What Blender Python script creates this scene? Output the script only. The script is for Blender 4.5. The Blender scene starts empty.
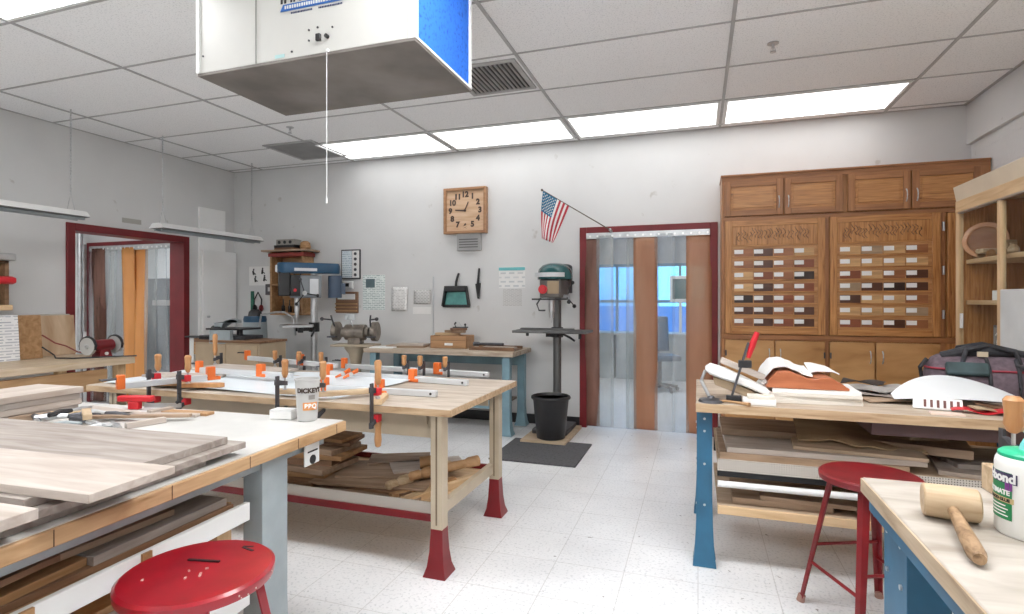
import bpy, bmesh, math, random
from mathutils import Vector, Matrix, Euler
R = math.radians
PI = math.pi
rnd = random.Random(7)
scn = bpy.context.scene
COL = scn.collection

# ------------------------------------------------------------------ camera
F = 554.0; TH = math.atan(186/554.0); CT = math.cos(TH); ST = math.sin(TH); EYE = 1.30; HY = 300.0
cd = bpy.data.cameras.new('camera'); cam = bpy.data.objects.new('camera', cd); COL.objects.link(cam)
cam.location = (0, 0, EYE); cam.rotation_euler = (R(90), 0, TH)
cd.sensor_width = 36; cd.lens = F/1024*36; cd.shift_y = -(307-HY)/1024.0; cd.clip_start = .02
scn.camera = cam

def at(px, py, x=None, y=None, z=None):
    """a point seen in the photograph, given one world coordinate of the surface it lies on"""
    r = (px-512)/F; u = (HY-py)/F
    d = Vector((r*CT-ST, r*ST+CT, u))
    t = (z-EYE)/d.z if z is not None else (x/d.x if x is not None else y/d.y)
    return Vector((0, 0, EYE)) + d*t

# ------------------------------------------------------------------ materials
MATS = {}
def new_mat(name):
    m = bpy.data.materials.new(name); m.use_nodes = True
    nt = m.node_tree; b = nt.nodes['Principled BSDF']
    return m, nt, b
def N(nt, t, **kw):
    n = nt.nodes.new(t)
    for k, v in kw.items():
        if k in n.inputs: n.inputs[k].default_value = v
        else: setattr(n, k, v)
    return n
def ramp(nt, fac, stops):
    n = nt.nodes.new('ShaderNodeValToRGB'); nt.links.new(fac, n.inputs[0])
    e = n.color_ramp.elements
    while len(e) < len(stops): e.new(.5)
    for i, (p, c) in enumerate(stops):
        e[i].position = p; e[i].color = (c[0], c[1], c[2], 1)
    return n
def obj_coord(nt, scale=(1, 1, 1), randomise=True):
    tc = N(nt, 'ShaderNodeTexCoord'); mp = N(nt, 'ShaderNodeMapping'); mp.inputs['Scale'].default_value = scale
    src = tc.outputs['Object']
    if randomise:
        oi = N(nt, 'ShaderNodeObjectInfo'); mu = N(nt, 'ShaderNodeMath', operation='MULTIPLY'); mu.inputs[1].default_value = 37.0
        nt.links.new(oi.outputs['Random'], mu.inputs[0])
        ad = N(nt, 'ShaderNodeVectorMath', operation='ADD'); nt.links.new(src, ad.inputs[0]); nt.links.new(mu.outputs[0], ad.inputs[1]); src = ad.outputs[0]
    nt.links.new(src, mp.inputs['Vector'])
    return mp.outputs[0]
def plain(name, c, rough=.5, metal=0, var=.08, vs=6, coat=0, bump=0):
    if name in MATS: return MATS[name]
    m, nt, b = new_mat(name)
    v = obj_coord(nt); n = N(nt, 'ShaderNodeTexNoise'); n.inputs['Scale'].default_value = vs; n.inputs['Detail'].default_value = 5
    nt.links.new(v, n.inputs['Vector'])
    lo = [x*(1-var) for x in c]; hi = [min(1, x*(1+var)) for x in c]
    r = ramp(nt, n.outputs['Fac'], [(.3, lo), (.7, hi)])
    nt.links.new(r.outputs[0], b.inputs['Base Color'])
    b.inputs['Roughness'].default_value = rough; b.inputs['Metallic'].default_value = metal
    if coat: b.inputs['Coat Weight'].default_value = coat
    if bump:
        bp = N(nt, 'ShaderNodeBump'); bp.inputs['Strength'].default_value = bump; bp.inputs['Distance'].default_value = .01
        nt.links.new(n.outputs['Fac'], bp.inputs['Height']); nt.links.new(bp.outputs[0], b.inputs['Normal'])
    MATS[name] = m; return m
def wood(name, c1, c2, axis='X', scale=3.0, stretch=14, rough=.5, dark=None):
    if name in MATS: return MATS[name]
    m, nt, b = new_mat(name)
    s = {'X': (1, stretch, stretch), 'Y': (stretch, 1, stretch), 'Z': (stretch, stretch, 1)}[axis]
    v = obj_coord(nt, s)
    n = N(nt, 'ShaderNodeTexNoise'); n.inputs['Scale'].default_value = scale; n.inputs['Detail'].default_value = 7; n.inputs['Distortion'].default_value = .6
    nt.links.new(v, n.inputs['Vector'])
    mid = [(a+b_)/2 for a, b_ in zip(c1, c2)]
    st = [(.30, c1), (.5, mid), (.68, c2)]
    if dark: st = [(.22, dark), (.36, c1), (.52, mid), (.7, c2)]
    r = ramp(nt, n.outputs['Fac'], st); nt.links.new(r.outputs[0], b.inputs['Base Color'])
    bp = N(nt, 'ShaderNodeBump'); bp.inputs['Strength'].default_value = .15; bp.inputs['Distance'].default_value = .004
    nt.links.new(n.outputs['Fac'], bp.inputs['Height']); nt.links.new(bp.outputs[0], b.inputs['Normal'])
    b.inputs['Roughness'].default_value = rough
    MATS[name] = m; return m
def emit(name, c, s):
    if name in MATS: return MATS[name]
    m, nt, b = new_mat(name)
    b.inputs['Base Color'].default_value = (.9, .9, .9, 1)
    b.inputs['Emission Color'].default_value = (*c, 1); b.inputs['Emission Strength'].default_value = s
    MATS[name] = m; return m

def wall_mat(name, base, block=False):
    m, nt, b = new_mat(name)
    v = obj_coord(nt, randomise=False)
    n = N(nt, 'ShaderNodeTexNoise'); n.inputs['Scale'].default_value = 1.1; n.inputs['Detail'].default_value = 8; nt.links.new(v, n.inputs[0])
    r = ramp(nt, n.outputs['Fac'], [(.3, [x*.90 for x in base]), (.6, base)])
    n2 = N(nt, 'ShaderNodeTexNoise'); n2.inputs['Scale'].default_value = 7; n2.inputs['Detail'].default_value = 3; nt.links.new(v, n2.inputs[0])
    r2 = ramp(nt, n2.outputs['Fac'], [(.24, (.60, .56, .50)), (.30, (1, 1, 1))])
    mx = N(nt, 'ShaderNodeMix', data_type='RGBA', blend_type='MULTIPLY'); mx.inputs[0].default_value = .5
    nt.links.new(r.outputs[0], mx.inputs[6]); nt.links.new(r2.outputs[0], mx.inputs[7])
    nt.links.new(mx.outputs[2], b.inputs['Base Color'])
    n3 = N(nt, 'ShaderNodeTexNoise'); n3.inputs['Scale'].default_value = 90 if not block else 45; nt.links.new(v, n3.inputs[0])
    bp = N(nt, 'ShaderNodeBump'); bp.inputs['Strength'].default_value = .12 if not block else .6; bp.inputs['Distance'].default_value = .006
    nt.links.new(n3.outputs[0], bp.inputs['Height'])
    last = bp
    if block:
        sp = N(nt, 'ShaderNodeSeparateXYZ'); cb = N(nt, 'ShaderNodeCombineXYZ'); nt.links.new(v, sp.inputs[0])
        nt.links.new(sp.outputs[1], cb.inputs[0]); nt.links.new(sp.outputs[2], cb.inputs[1])
        bk = N(nt, 'ShaderNodeTexBrick'); bk.inputs['Scale'].default_value = 1; bk.inputs['Brick Width'].default_value = .42; bk.inputs['Row Height'].default_value = .21; bk.inputs['Mortar Size'].default_value = .008
        nt.links.new(cb.outputs[0], bk.inputs[0])
        b2 = N(nt, 'ShaderNodeBump'); b2.invert = True; b2.inputs['Strength'].default_value = .5; b2.inputs['Distance'].default_value = .01
        nt.links.new(bk.outputs['Fac'], b2.inputs['Height']); nt.links.new(bp.outputs[0], b2.inputs['Normal']); last = b2
    nt.links.new(last.outputs[0], b.inputs['Normal'])
    b.inputs['Roughness'].default_value = .55
    MATS[name] = m; return m
WALL = wall_mat('wall_paint', (.70, .705, .705)); BLOCK = wall_mat('block_paint', (.70, .70, .70), True)
GREYWALL = plain('hall_paint', (.55, .56, .56), .7)

def floor_mat():
    m, nt, b = new_mat('vinyl_tile')
    v = obj_coord(nt, randomise=False)
    bk = N(nt, 'ShaderNodeTexBrick'); bk.offset = 0; bk.inputs['Scale'].default_value = 1; bk.inputs['Brick Width'].default_value = .335; bk.inputs['Row Height'].default_value = .335
    bk.inputs['Mortar Size'].default_value = .0022; bk.inputs['Color1'].default_value = (.80, .81, .82, 1); bk.inputs['Color2'].default_value = (.775, .785, .80, 1); bk.inputs['Mortar'].default_value = (.60, .60, .60, 1)
    nt.links.new(v, bk.inputs[0])
    n = N(nt, 'ShaderNodeTexNoise'); n.inputs['Scale'].default_value = 70; n.inputs['Detail'].default_value = 4; nt.links.new(v, n.inputs[0])
    r = ramp(nt, n.outputs['Fac'], [(.34, (.78, .79, .80)), (.46, (1, 1, 1))])
    n4 = N(nt, 'ShaderNodeTexNoise'); n4.inputs['Scale'].default_value = 24; n4.inputs['Detail'].default_value = 6; nt.links.new(v, n4.inputs[0])
    r4 = ramp(nt, n4.outputs['Fac'], [(.27, (.35, .33, .32)), (.31, (1, 1, 1))])
    n5 = N(nt, 'ShaderNodeTexNoise'); n5.inputs['Scale'].default_value = 1.6; n5.inputs['Detail'].default_value = 5; nt.links.new(v, n5.inputs[0])
    r5 = ramp(nt, n5.outputs['Fac'], [(.3, (.86, .86, .86)), (.6, (1, 1, 1))])
    a = bk.outputs['Color']
    for q in (r, r4, r5):
        mx = N(nt, 'ShaderNodeMix', data_type='RGBA', blend_type='MULTIPLY'); mx.inputs[0].default_value = 1
        nt.links.new(a, mx.inputs[6]); nt.links.new(q.outputs[0], mx.inputs[7]); a = mx.outputs[2]
    nt.links.new(a, b.inputs['Base Color'])
    b.inputs['Roughness'].default_value = .38
    return m
FLOOR = floor_mat()
def speckle(name, base, dark, scale=160, rough=.9):
    m, nt, b = new_mat(name)
    v = obj_coord(nt, randomise=False)
    n = N(nt, 'ShaderNodeTexNoise'); n.inputs['Scale'].default_value = scale; n.inputs['Detail'].default_value = 3; nt.links.new(v, n.inputs[0])
    r = ramp(nt, n.outputs['Fac'], [(.32, dark), (.46, base)])
    nt.links.new(r.outputs[0], b.inputs['Base Color']); b.inputs['Roughness'].default_value = rough
    MATS[name] = m; return m
CEIL = speckle('ceiling_tile', (.90, .905, .91), (.70, .71, .72), 110)
def printed(name, paper, ink, rows=22, dens=.5, width=.2, axis='XZ'):
    """paper with rows of small illegible print"""
    m, nt, b = new_mat(name)
    tc = N(nt, 'ShaderNodeTexCoord'); sp = N(nt, 'ShaderNodeSeparateXYZ'); nt.links.new(tc.outputs['Generated'], sp.inputs[0])
    cb = N(nt, 'ShaderNodeCombineXYZ'); nt.links.new(sp.outputs['XYZ'.index(axis[0])], cb.inputs[0]); nt.links.new(sp.outputs['XYZ'.index(axis[1])], cb.inputs[1])
    bk = N(nt, 'ShaderNodeTexBrick'); bk.inputs['Scale'].default_value = 1; bk.inputs['Brick Width'].default_value = width; bk.inputs['Row Height'].default_value = 1/rows
    bk.inputs['Mortar Size'].default_value = .32/rows; bk.inputs['Mortar Smooth'].default_value = .1
    bk.inputs['Color1'].default_value = (*ink, 1); bk.inputs['Color2'].default_value = (*[i*.5+p*.5 for i, p in zip(ink, paper)], 1); bk.inputs['Mortar'].default_value = (*paper, 1)
    nt.links.new(cb.outputs[0], bk.inputs[0])
    n = N(nt, 'ShaderNodeTexNoise'); n.inputs['Scale'].default_value = 6; nt.links.new(cb.outputs[0], n.inputs[0])
    g = N(nt, 'ShaderNodeMath', operation='GREATER_THAN'); g.inputs[1].default_value = dens; nt.links.new(n.outputs['Fac'], g.inputs[0])
    mx = N(nt, 'ShaderNodeMix', data_type='RGBA'); nt.links.new(g.outputs[0], mx.inputs[0]); nt.links.new(bk.outputs['Color'], mx.inputs[6]); mx.inputs[7].default_value = (*paper, 1)
    nt.links.new(mx.outputs[2], b.inputs['Base Color']); b.inputs['Roughness'].default_value = .6
    MATS[name] = m; return m
def clear_plastic(name, tint, opacity, rough=.15, streak=.35):
    m, nt, b = new_mat(name)
    out = nt.nodes['Material Output']
    tr = N(nt, 'ShaderNodeBsdfTransparent'); tr.inputs[0].default_value = (*tint, 1)
    b.inputs['Base Color'].default_value = (*tint, 1); b.inputs['Roughness'].default_value = rough
    b.inputs['Specular IOR Level'].default_value = .6
    v = obj_coord(nt, (3, 3, .6)); n = N(nt, 'ShaderNodeTexNoise'); n.inputs['Scale'].default_value = 2; n.inputs['Detail'].default_value = 4; nt.links.new(v, n.inputs[0])
    mr = N(nt, 'ShaderNodeMapRange'); mr.inputs['From Min'].default_value = .35; mr.inputs['From Max'].default_value = .7
    mr.inputs['To Min'].default_value = opacity*(1-streak); mr.inputs['To Max'].default_value = min(1, opacity*(1+streak)); nt.links.new(n.outputs['Fac'], mr.inputs[0])
    ms = N(nt, 'ShaderNodeMixShader'); nt.links.new(mr.outputs[0], ms.inputs[0]); nt.links.new(tr.outputs[0], ms.inputs[1]); nt.links.new(b.outputs[0], ms.inputs[2])
    nt.links.new(ms.outputs[0], out.inputs['Surface'])
    MATS[name] = m; return m

RED = plain('red_paint', (.19, .009, .014), .35, var=.15)
REDFRAME = plain('door_frame_red', (.17, .010, .014), .45, var=.15)
STOOL = plain('stool_red', (.33, .005, .016), .28, var=.2, vs=9, coat=.4)
STOOLD = plain('stool_dark_red', (.19, .009, .013), .4, var=.25, vs=9)
BLUE = plain('bench_blue', (.022, .115, .21), .45, var=.2)
PALEBLUE = plain('pale_blue_paint', (.20, .33, .39), .5, var=.15)
BEIGE = plain('beige_paint', (.50, .42, .31), .5, var=.1)
GREYP = plain('grey_paint', (.33, .38, .40), .45, var=.15)
STEEL = plain('steel', (.55, .56, .57), .35, .9, var=.15, vs=12)
ALU = plain('aluminium', (.62, .64, .66), .4, .3, var=.06)
DARKST = plain('dark_steel', (.09, .09, .10), .45, .6, var=.3, vs=20)
BLACK = plain('black_plastic', (.018, .018, .02), .4, var=.3)
WHITE = plain('white_paint', (.78, .79, .78), .45, var=.03)
PAPER = plain('white_paper', (.84, .84, .83), .7, var=.03)
ORANGE = plain('orange_plastic', (.80, .17, .03), .4)
REDPAD = plain('red_pad', (.60, .02, .03), .4)
TEAL = plain('teal_paint', (.02, .10, .105), .22, var=.3)
HDBLUE = plain('machine_blue', (.018, .075, .15), .35, var=.2)
TAN = plain('tan_paint', (.42, .36, .27), .5, var=.15)
CARD = plain('cardboard', (.42, .31, .20), .75, var=.08)
RUBBER = speckle('rubber_mat', (.09, .09, .095), (.05, .05, .055), 60)
OAK = wood('oak', (.36, .15, .045), (.60, .30, .11), 'Z', 4.5, 16, .35, dark=(.09, .035, .012))
OAKX = wood('oak_rail', (.38, .16, .05), (.58, .29, .105), 'X', 4.5, 16, .35, dark=(.10, .04, .014))
FRAMEW = wood('oak_frame', (.24, .10, .04), (.44, .20, .08), 'Z', 3, 14, .4)
FRAMEX = wood('oak_frame_rail', (.24, .10, .04), (.44, .20, .08), 'X', 3, 14, .4)
BIRCH = wood('birch_door', (.40, .20, .07), (.58, .33, .14), 'X', 1.8, 4, .4, dark=(.24, .10, .035))
PLYX = wood('plywood_long', (.40, .29, .19), (.56, .43, .31), 'X', 2.5, 8, .6)
PINE = wood('pine', (.55, .36, .19), (.72, .52, .31), 'X', 3, 12, .5)
PINEY = wood('pine_cross', (.55, .36, .19), (.72, .52, .31), 'Y', 3, 12, .5)
PINEZ = wood('pine_upright', (.55, .36, .19), (.72, .52, .31), 'Z', 3, 12, .5)
TOPW = wood('worn_bench_top', (.40, .33, .26), (.57, .50, .43), 'X', 3.5, 6, .6, dark=(.28, .19, .12))
TOPE = wood('worn_maple_top', (.40, .31, .23), (.55, .47, .38), 'X', 4, 7, .6, dark=(.26, .17, .10))
EDGE = wood('bench_edge', (.38, .22, .10), (.58, .38, .21), 'Y', 5, 8, .5, dark=(.18, .09, .04))
EDGEX = wood('bench_edge_long', (.42, .28, .16), (.60, .44, .28), 'X', 5, 8, .5, dark=(.22, .12, .06))
GREYB = wood('grey_board', (.25, .21, .185), (.41, .365, .33), 'X', 3.5, 9, .6)
PALEB = wood('pale_board', (.42, .35, .30), (.57, .51, .46), 'X', 3.5, 8, .6)
WALN = wood('walnut', (.15, .075, .04), (.30, .17, .095), 'X', 3, 12, .5)
TANB = wood('tan_board', (.27, .18, .115), (.45, .325, .23), 'X', 3, 9, .6)
HONEY = wood('honey_board', (.32, .17, .07), (.50, .30, .15), 'X', 3, 9, .6)
HANDLE = wood('turned_handle', (.42, .19, .07), (.60, .33, .15), 'Z', 4, 8, .35)
MAPLE = wood('mallet_maple', (.40, .27, .15), (.62, .48, .32), 'X', 5, 6, .5)
SANDED = wood('display_pine', (.50, .31, .16), (.68, .48, .29), 'Z', 3, 10, .5)

# ------------------------------------------------------------------ mesh builder
class MB:
    def __init__(s): s.bm = bmesh.new(); s.mi = 0
    def _fin(s, vs, M=None):
        if M is not None: bmesh.ops.transform(s.bm, matrix=M, verts=vs)
        fs = {f for v in vs for f in v.link_faces}
        for f in fs:
            f.material_index = s.mi
    def m(s, i): s.mi = i; return s
    def box(s, c, d, rot=None):
        g = bmesh.ops.create_cube(s.bm, size=1)['verts']
        M = Matrix.Translation(c) @ (Euler(rot).to_matrix().to_4x4() if rot else Matrix.Identity(4)) @ Matrix.Diagonal((*d, 1))
        s._fin(g, M); return s
    def bb(s, a, b):
        a, b = Vector(a), Vector(b); return s.box((a+b)/2, [max(abs(q), 1e-4) for q in (b-a)])
    def cyl(s, p0, p1, r0, r1=None, seg=16):
        p0, p1 = Vector(p0), Vector(p1); r1 = r0 if r1 is None else r1
        d = p1-p0; L = d.length
        g = bmesh.ops.create_cone(s.bm, cap_ends=True, segments=seg, radius1=r0, radius2=max(r1, 1e-4), depth=L)['verts']
        s._fin(g, Matrix.Translation((p0+p1)/2) @ d.to_track_quat('Z', 'Y').to_matrix().to_4x4()); return s
    def sph(s, c, r, sc=(1, 1, 1), rot=None, seg=16):
        g = bmesh.ops.create_uvsphere(s.bm, u_segments=seg, v_segments=max(6, seg*2//3), radius=r)['verts']
        s._fin(g, Matrix.Translation(c) @ (Euler(rot).to_matrix().to_4x4() if rot else Matrix.Identity(4)) @ Matrix.Diagonal((*sc, 1))); return s
    def lathe(s, prof, c=(0, 0, 0), axis=(0, 0, 1), seg=24):
        """prof: [(radius, height)...]"""
        M = Matrix.Translation(c) @ Vector(axis).to_track_quat('Z', 'Y').to_matrix().to_4x4()
        rings = []
        for r, h in prof:
            rings.append([s.bm.verts.new(M @ Vector((max(r, 1e-4)*math.cos(2*PI*k/seg), max(r, 1e-4)*math.sin(2*PI*k/seg), h))) for k in range(seg)])
        for a, b in zip(rings, rings[1:]):
            for k in range(seg):
                f = s.bm.faces.new((a[k], a[(k+1) % seg], b[(k+1) % seg], b[k])); f.material_index = s.mi
        for q, rev in ((rings[0], True), (rings[-1], False)):
            f = s.bm.faces.new(list(reversed(q)) if rev else q); f.material_index = s.mi
        return s
    def tube(s, pts, r, seg=8):
        pts = [Vector(p) for p in pts]; rs = r if isinstance(r, (list, tuple)) else [r]*len(pts)
        rings = []; up = Vector((0, 0, 1))
        for i, p in enumerate(pts):
            t = (pts[min(i+1, len(pts)-1)]-pts[max(i-1, 0)]).normalized()
            a = t.cross(up)
            if a.length < .05: a = t.cross(Vector((1, 0, 0)))
            a.normalize(); b = t.cross(a)
            rings.append([s.bm.verts.new(p+a*rs[i]*math.cos(2*PI*k/seg)+b*rs[i]*math.sin(2*PI*k/seg)) for k in range(seg)])
        for q, w in zip(rings, rings[1:]):
            for k in range(seg):
                f = s.bm.faces.new((q[k], q[(k+1) % seg], w[(k+1) % seg], w[k])); f.material_index = s.mi
        for q in (rings[0], rings[-1]):
            f = s.bm.faces.new(q); f.material_index = s.mi
        return s
    def loft(s, secs, cap=True):
        rings = [[s.bm.verts.new(Vector(p)) for p in q] for q in secs]; n = len(rings[0])
        for a, b in zip(rings, rings[1:]):
            for k in range(n):
                f = s.bm.faces.new((a[k], a[(k+1) % n], b[(k+1) % n], b[k])); f.material_index = s.mi
        if cap:
            for q in (rings[0], rings[-1]):
                f = s.bm.faces.new(q); f.material_index = s.mi
        return s
    def prism(s, poly, d0, d1):
        """poly: 3D points; extruded from offset d0 to d1 (vectors)"""
        return s.loft([[Vector(p)+Vector(d0) for p in poly], [Vector(p)+Vector(d1) for p in poly]])
    def sheet(s, fn, nu, nv, th=.002):
        """a curved sheet with real thickness: fn(u, v) -> point"""
        top = [[Vector(fn(i/nu, j/nv)) for j in range(nv+1)] for i in range(nu+1)]
        V = [[s.bm.verts.new(p) for p in row] for row in top]
        W = [[s.bm.verts.new(p-Vector((0, 0, th))) for p in row] for row in top]
        def q(a, b, c, d):
            f = s.bm.faces.new((a, b, c, d)); f.material_index = s.mi
        for i in range(nu):
            for j in range(nv):
                q(V[i][j], V[i+1][j], V[i+1][j+1], V[i][j+1]); q(W[i][j], W[i][j+1], W[i+1][j+1], W[i+1][j])
        for i in range(nu):
            q(V[i][0], W[i][0], W[i+1][0], V[i+1][0]); q(V[i][nv], V[i+1][nv], W[i+1][nv], W[i][nv])
        for j in range(nv):
            q(V[0][j], V[0][j+1], W[0][j+1], W[0][j]); q(V[nu][j], W[nu][j], W[nu][j+1], V[nu][j+1])
        return s
    def build(s, name, mat, parent=None, loc=None, rot=None, bevel=0, smooth=35):
        me = bpy.data.meshes.new(name)
        bmesh.ops.recalc_face_normals(s.bm, faces=s.bm.faces); s.bm.to_mesh(me); s.bm.free()
        for q in (mat if isinstance(mat, (list, tuple)) else [mat]): me.materials.append(q)
        me.polygons.foreach_set('use_smooth', [True]*len(me.polygons))
        me.set_sharp_from_angle(angle=R(smooth))
        o = bpy.data.objects.new(name, me); COL.objects.link(o)
        if parent: o.parent = parent
        if loc is not None: o.location = loc
        if rot is not None: o.rotation_euler = rot
        if bevel:
            b = o.modifiers.new('bevel', 'BEVEL'); b.width = bevel; b.segments = 2; b.limit_method = 'ANGLE'; b.angle_limit = R(50)
        return o
def tag(o, label, cat, group=None, kind=None):
    if label: o['label'] = label
    if cat: o['category'] = cat
    if group: o['group'] = group
    if kind: o['kind'] = kind
    return o
def thing(name, label, cat, loc=(0, 0, 0), rz=0, group=None):
    o = bpy.data.objects.new(name, None); COL.objects.link(o); o.location = loc; o.rotation_euler = (0, 0, rz); o.empty_display_size = .1
    return tag(o, label, cat, group)
def struct(o): o['kind'] = 'structure'; return o
def dup(root, loc, rot=None, label=None, group=None):
    r = root.copy(); COL.objects.link(r); r.location = loc
    if rot is not None: r.rotation_euler = rot if not isinstance(rot, (int, float)) else (0, 0, rot)
    if label: r['label'] = label
    if group: r['group'] = group
    for ch in list(root.children):
        c = ch.copy(); COL.objects.link(c); c.parent = r
        for g in ch.children:
            d = g.copy(); COL.objects.link(d); d.parent = c
    return r
def text(s, size, mat, name, parent=None, loc=(0, 0, 0), rot=(R(90), 0, 0), align='CENTER', depth=.001, sx=1, wrap=None, bold=0):
    cu = bpy.data.curves.new(name, 'FONT'); cu.body = s; cu.size = size; cu.align_x = align; cu.align_y = 'CENTER'; cu.extrude = depth; cu.offset = bold
    t = bpy.data.objects.new(name+'_curve', cu); COL.objects.link(t)
    bpy.context.view_layer.update()
    me = bpy.data.meshes.new_from_object(t.evaluated_get(bpy.context.evaluated_depsgraph_get()))
    bpy.data.objects.remove(t); bpy.data.curves.remove(cu)
    me.transform(Matrix.Diagonal((sx, 1, 1, 1)))
    if wrap:       # bend round a vertical cylinder of radius wrap; text's x runs round it
        r, a0 = wrap
        for v in me.vertices:
            x, y, z = v.co; a = a0+x/r; v.co = (math.cos(a)*(r+z), math.sin(a)*(r+z), y)
        rot = (0, 0, 0)
    me.materials.clear(); me.materials.append(mat); me.name = name
    o = bpy.data.objects.new(name, me); COL.objects.link(o); o.location = loc; o.rotation_euler = rot
    if parent: o.parent = parent
    return o

# ------------------------------------------------------------------ the room
XL, XR, YB, YF, ZC = -5.645, 2.165, 5.61, -2.6, 2.935
struct(MB().bb((XL-.19, YF-.1, -.1), (XR+.1, YB+.12, 0)).build('floor', FLOOR))
o = MB().bb((XL-.19, YF-.1, ZC), (XR+.1, YB+.12, ZC+.08)).build('ceiling', CEIL); struct(o)
DX0, DX1, DZ = -1.09, .12, 1.99      # back opening
m = MB(); m.bb((XL-.19, YB, 0), (DX0, YB+.12, ZC)); m.bb((DX1, YB, 0), (XR+.1, YB+.12, ZC)); m.bb((DX0, YB, DZ), (DX1, YB+.12, ZC))
struct(m.build('wall_back', WALL))
LY0, LY1, LZ = 3.67, 4.87, 1.975
m = MB(); m.bb((XL-.19, YF, 0), (XL, LY0, ZC)); m.bb((XL-.19, LY1, 0), (XL, YB, ZC)); m.bb((XL-.19, LY0, LZ), (XL, LY1, ZC))
struct(m.build('wall_left', WALL))
struct(MB().bb((XR, YF, 0), (XR+.1, YB, ZC)).build('wall_right', BLOCK))
struct(MB().bb((XL, YF-.1, 0), (XR, YF, ZC)).build('wall_front', WALL))
struct(MB().bb((XR-.035, YF, 2.60), (XR, YB, ZC)).build('trim_1', WALL, bevel=.003))
GRID = plain('ceiling_grid_paint', (.42, .42, .42), .5)
m = MB()
GX = [.195+1.343*k for k in range(-4, 2)]; GY = [5.50-.67*k for k in range(0, 12)]
for x in GX: m.bb((x-.011, YF, ZC-.006), (x+.011, YB, ZC))
for y in GY: m.bb((XL, y-.0075, ZC-.005), (XR-.035, y+.0075, ZC))
m.bb((XL, YB-.02, ZC-.005), (XR, YB, ZC)); m.bb((XL, YF, ZC-.005), (XL+.02, YB, ZC)); m.bb((XR-.06, YF, ZC-.005), (XR-.035, YB, ZC))
struct(m.build('trim_2', GRID))
BASE = plain('black_baseboard', (.03, .03, .032), .4)
m = MB(); m.bb((XL, YB-.012, 0), (DX0-.06, YB, .10)); m.bb((DX1+.06, YB-.012, 0), (XR, YB, .10)); struct(m.build('baseboard_back', BASE))
m = MB(); m.bb((XL, YF, 0), (XL+.012, LY0-.06, .10)); m.bb((XL, LY1+.06, 0), (XL+.012, YB-.012, .10)); struct(m.build('baseboard_left', BASE))
struct(MB().bb((XR-.012, YF, 0), (XR, YB-.012, .10)).build('baseboard_right', BASE))
# door frames
m = MB()
m.bb((DX0-.058, YB-.02, 0), (DX0+.012, YB+.13, DZ+.05)); m.bb((DX1-.012, YB-.02, 0), (DX1+.058, YB+.13, DZ+.05)); m.bb((DX0+.012, YB-.02, DZ-.01), (DX1-.012, YB+.13, DZ+.05))
struct(m.build('door_1', REDFRAME, bevel=.004))
m = MB()
m.bb((XL-.20, LY0-.062, 0), (XL+.02, LY0+.012, LZ+.06)); m.bb((XL-.20, LY1-.012, 0), (XL+.02, LY1+.062, LZ+.06)); m.bb((XL-.20, LY0+.012, LZ-.012), (XL+.02, LY1-.012, LZ+.06))
struct(m.build('door_2', REDFRAME, bevel=.004))
# room beyond the back opening
BY = 10.2
m = MB(); m.bb((-3.2, YB+.12, -.1), (2.2, BY, 0)); struct(m.build('floor_passage', FLOOR))
struct(MB().bb((-3.2, YB+.12, 2.7), (2.2, BY, 2.8)).build('ceiling_passage', CEIL))
struct(MB().bb((-3.3, YB+.12, 0), (-3.2, BY, 2.7)).build('wall_passage_left', WALL))
struct(MB().bb((2.2, YB+.12, 0), (2.3, BY, 2.7)).build('wall_passage_right', WALL))
wa = [at(600, 262, y=BY), at(632, 348, y=BY), at(652, 262, y=BY), at(700, 348, y=BY)]
m = MB(); za, zb = .50, 1.95
xs = [(-1.85, -.95), (-.75, .15)]
m.bb((-3.2, BY, 0), (2.2, BY+.12, za)); m.bb((-3.2, BY, zb), (2.2, BY+.12, 2.7)); m.bb((-3.2, BY, za), (xs[0][0], BY+.12, zb)); m.bb((xs[0][1], BY, za), (xs[1][0], BY+.12, zb)); m.bb((xs[1][1], BY, za), (2.2, BY+.12, zb))
struct(m.build('wall_passage_back', GREYWALL))
WBLUE = plain('window_frame_blue', (.10, .30, .48), .4)
GLASS = clear_plastic('window_glass', (.55, .80, 1.0), .06, .05)
for i, (a, b) in enumerate(xs):
    m = MB()
    for q in ((a, a+.05), (b-.05, b), ((a+b)/2-.02, (a+b)/2+.02)): m.bb((q[0], BY-.02, za), (q[1], BY+.1, zb))
    for q in (za, zb-.05, 1.25): m.bb((a, BY-.02, q), (b, BY+.1, q+.05))
    w = struct(m.build('window_%d' % (i+1), WBLUE)); MB().bb((a+.03, BY+.04, za+.03), (b-.03, BY+.05, zb-.03)).build('glass_pane', GLASS, w)
struct(MB().bb((-3.4, 13.5, -.2), (2.6, 13.8, 1.15)).build('wall_outside_low', plain('outside_blue', (.10, .28, .50), .6)))
struct(MB().bb((-3.4, 13.9, -.2), (-.9, 14.2, 3.2)).build('wall_outside_high', plain('outside_white', (.8, .82, .85), .6)))
struct(MB().bb((-3.4, BY+.13, -.2), (2.6, 14.2, -.1)).build('ground_outside', plain('outside_paving', (.5, .5, .5), .8)))
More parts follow.
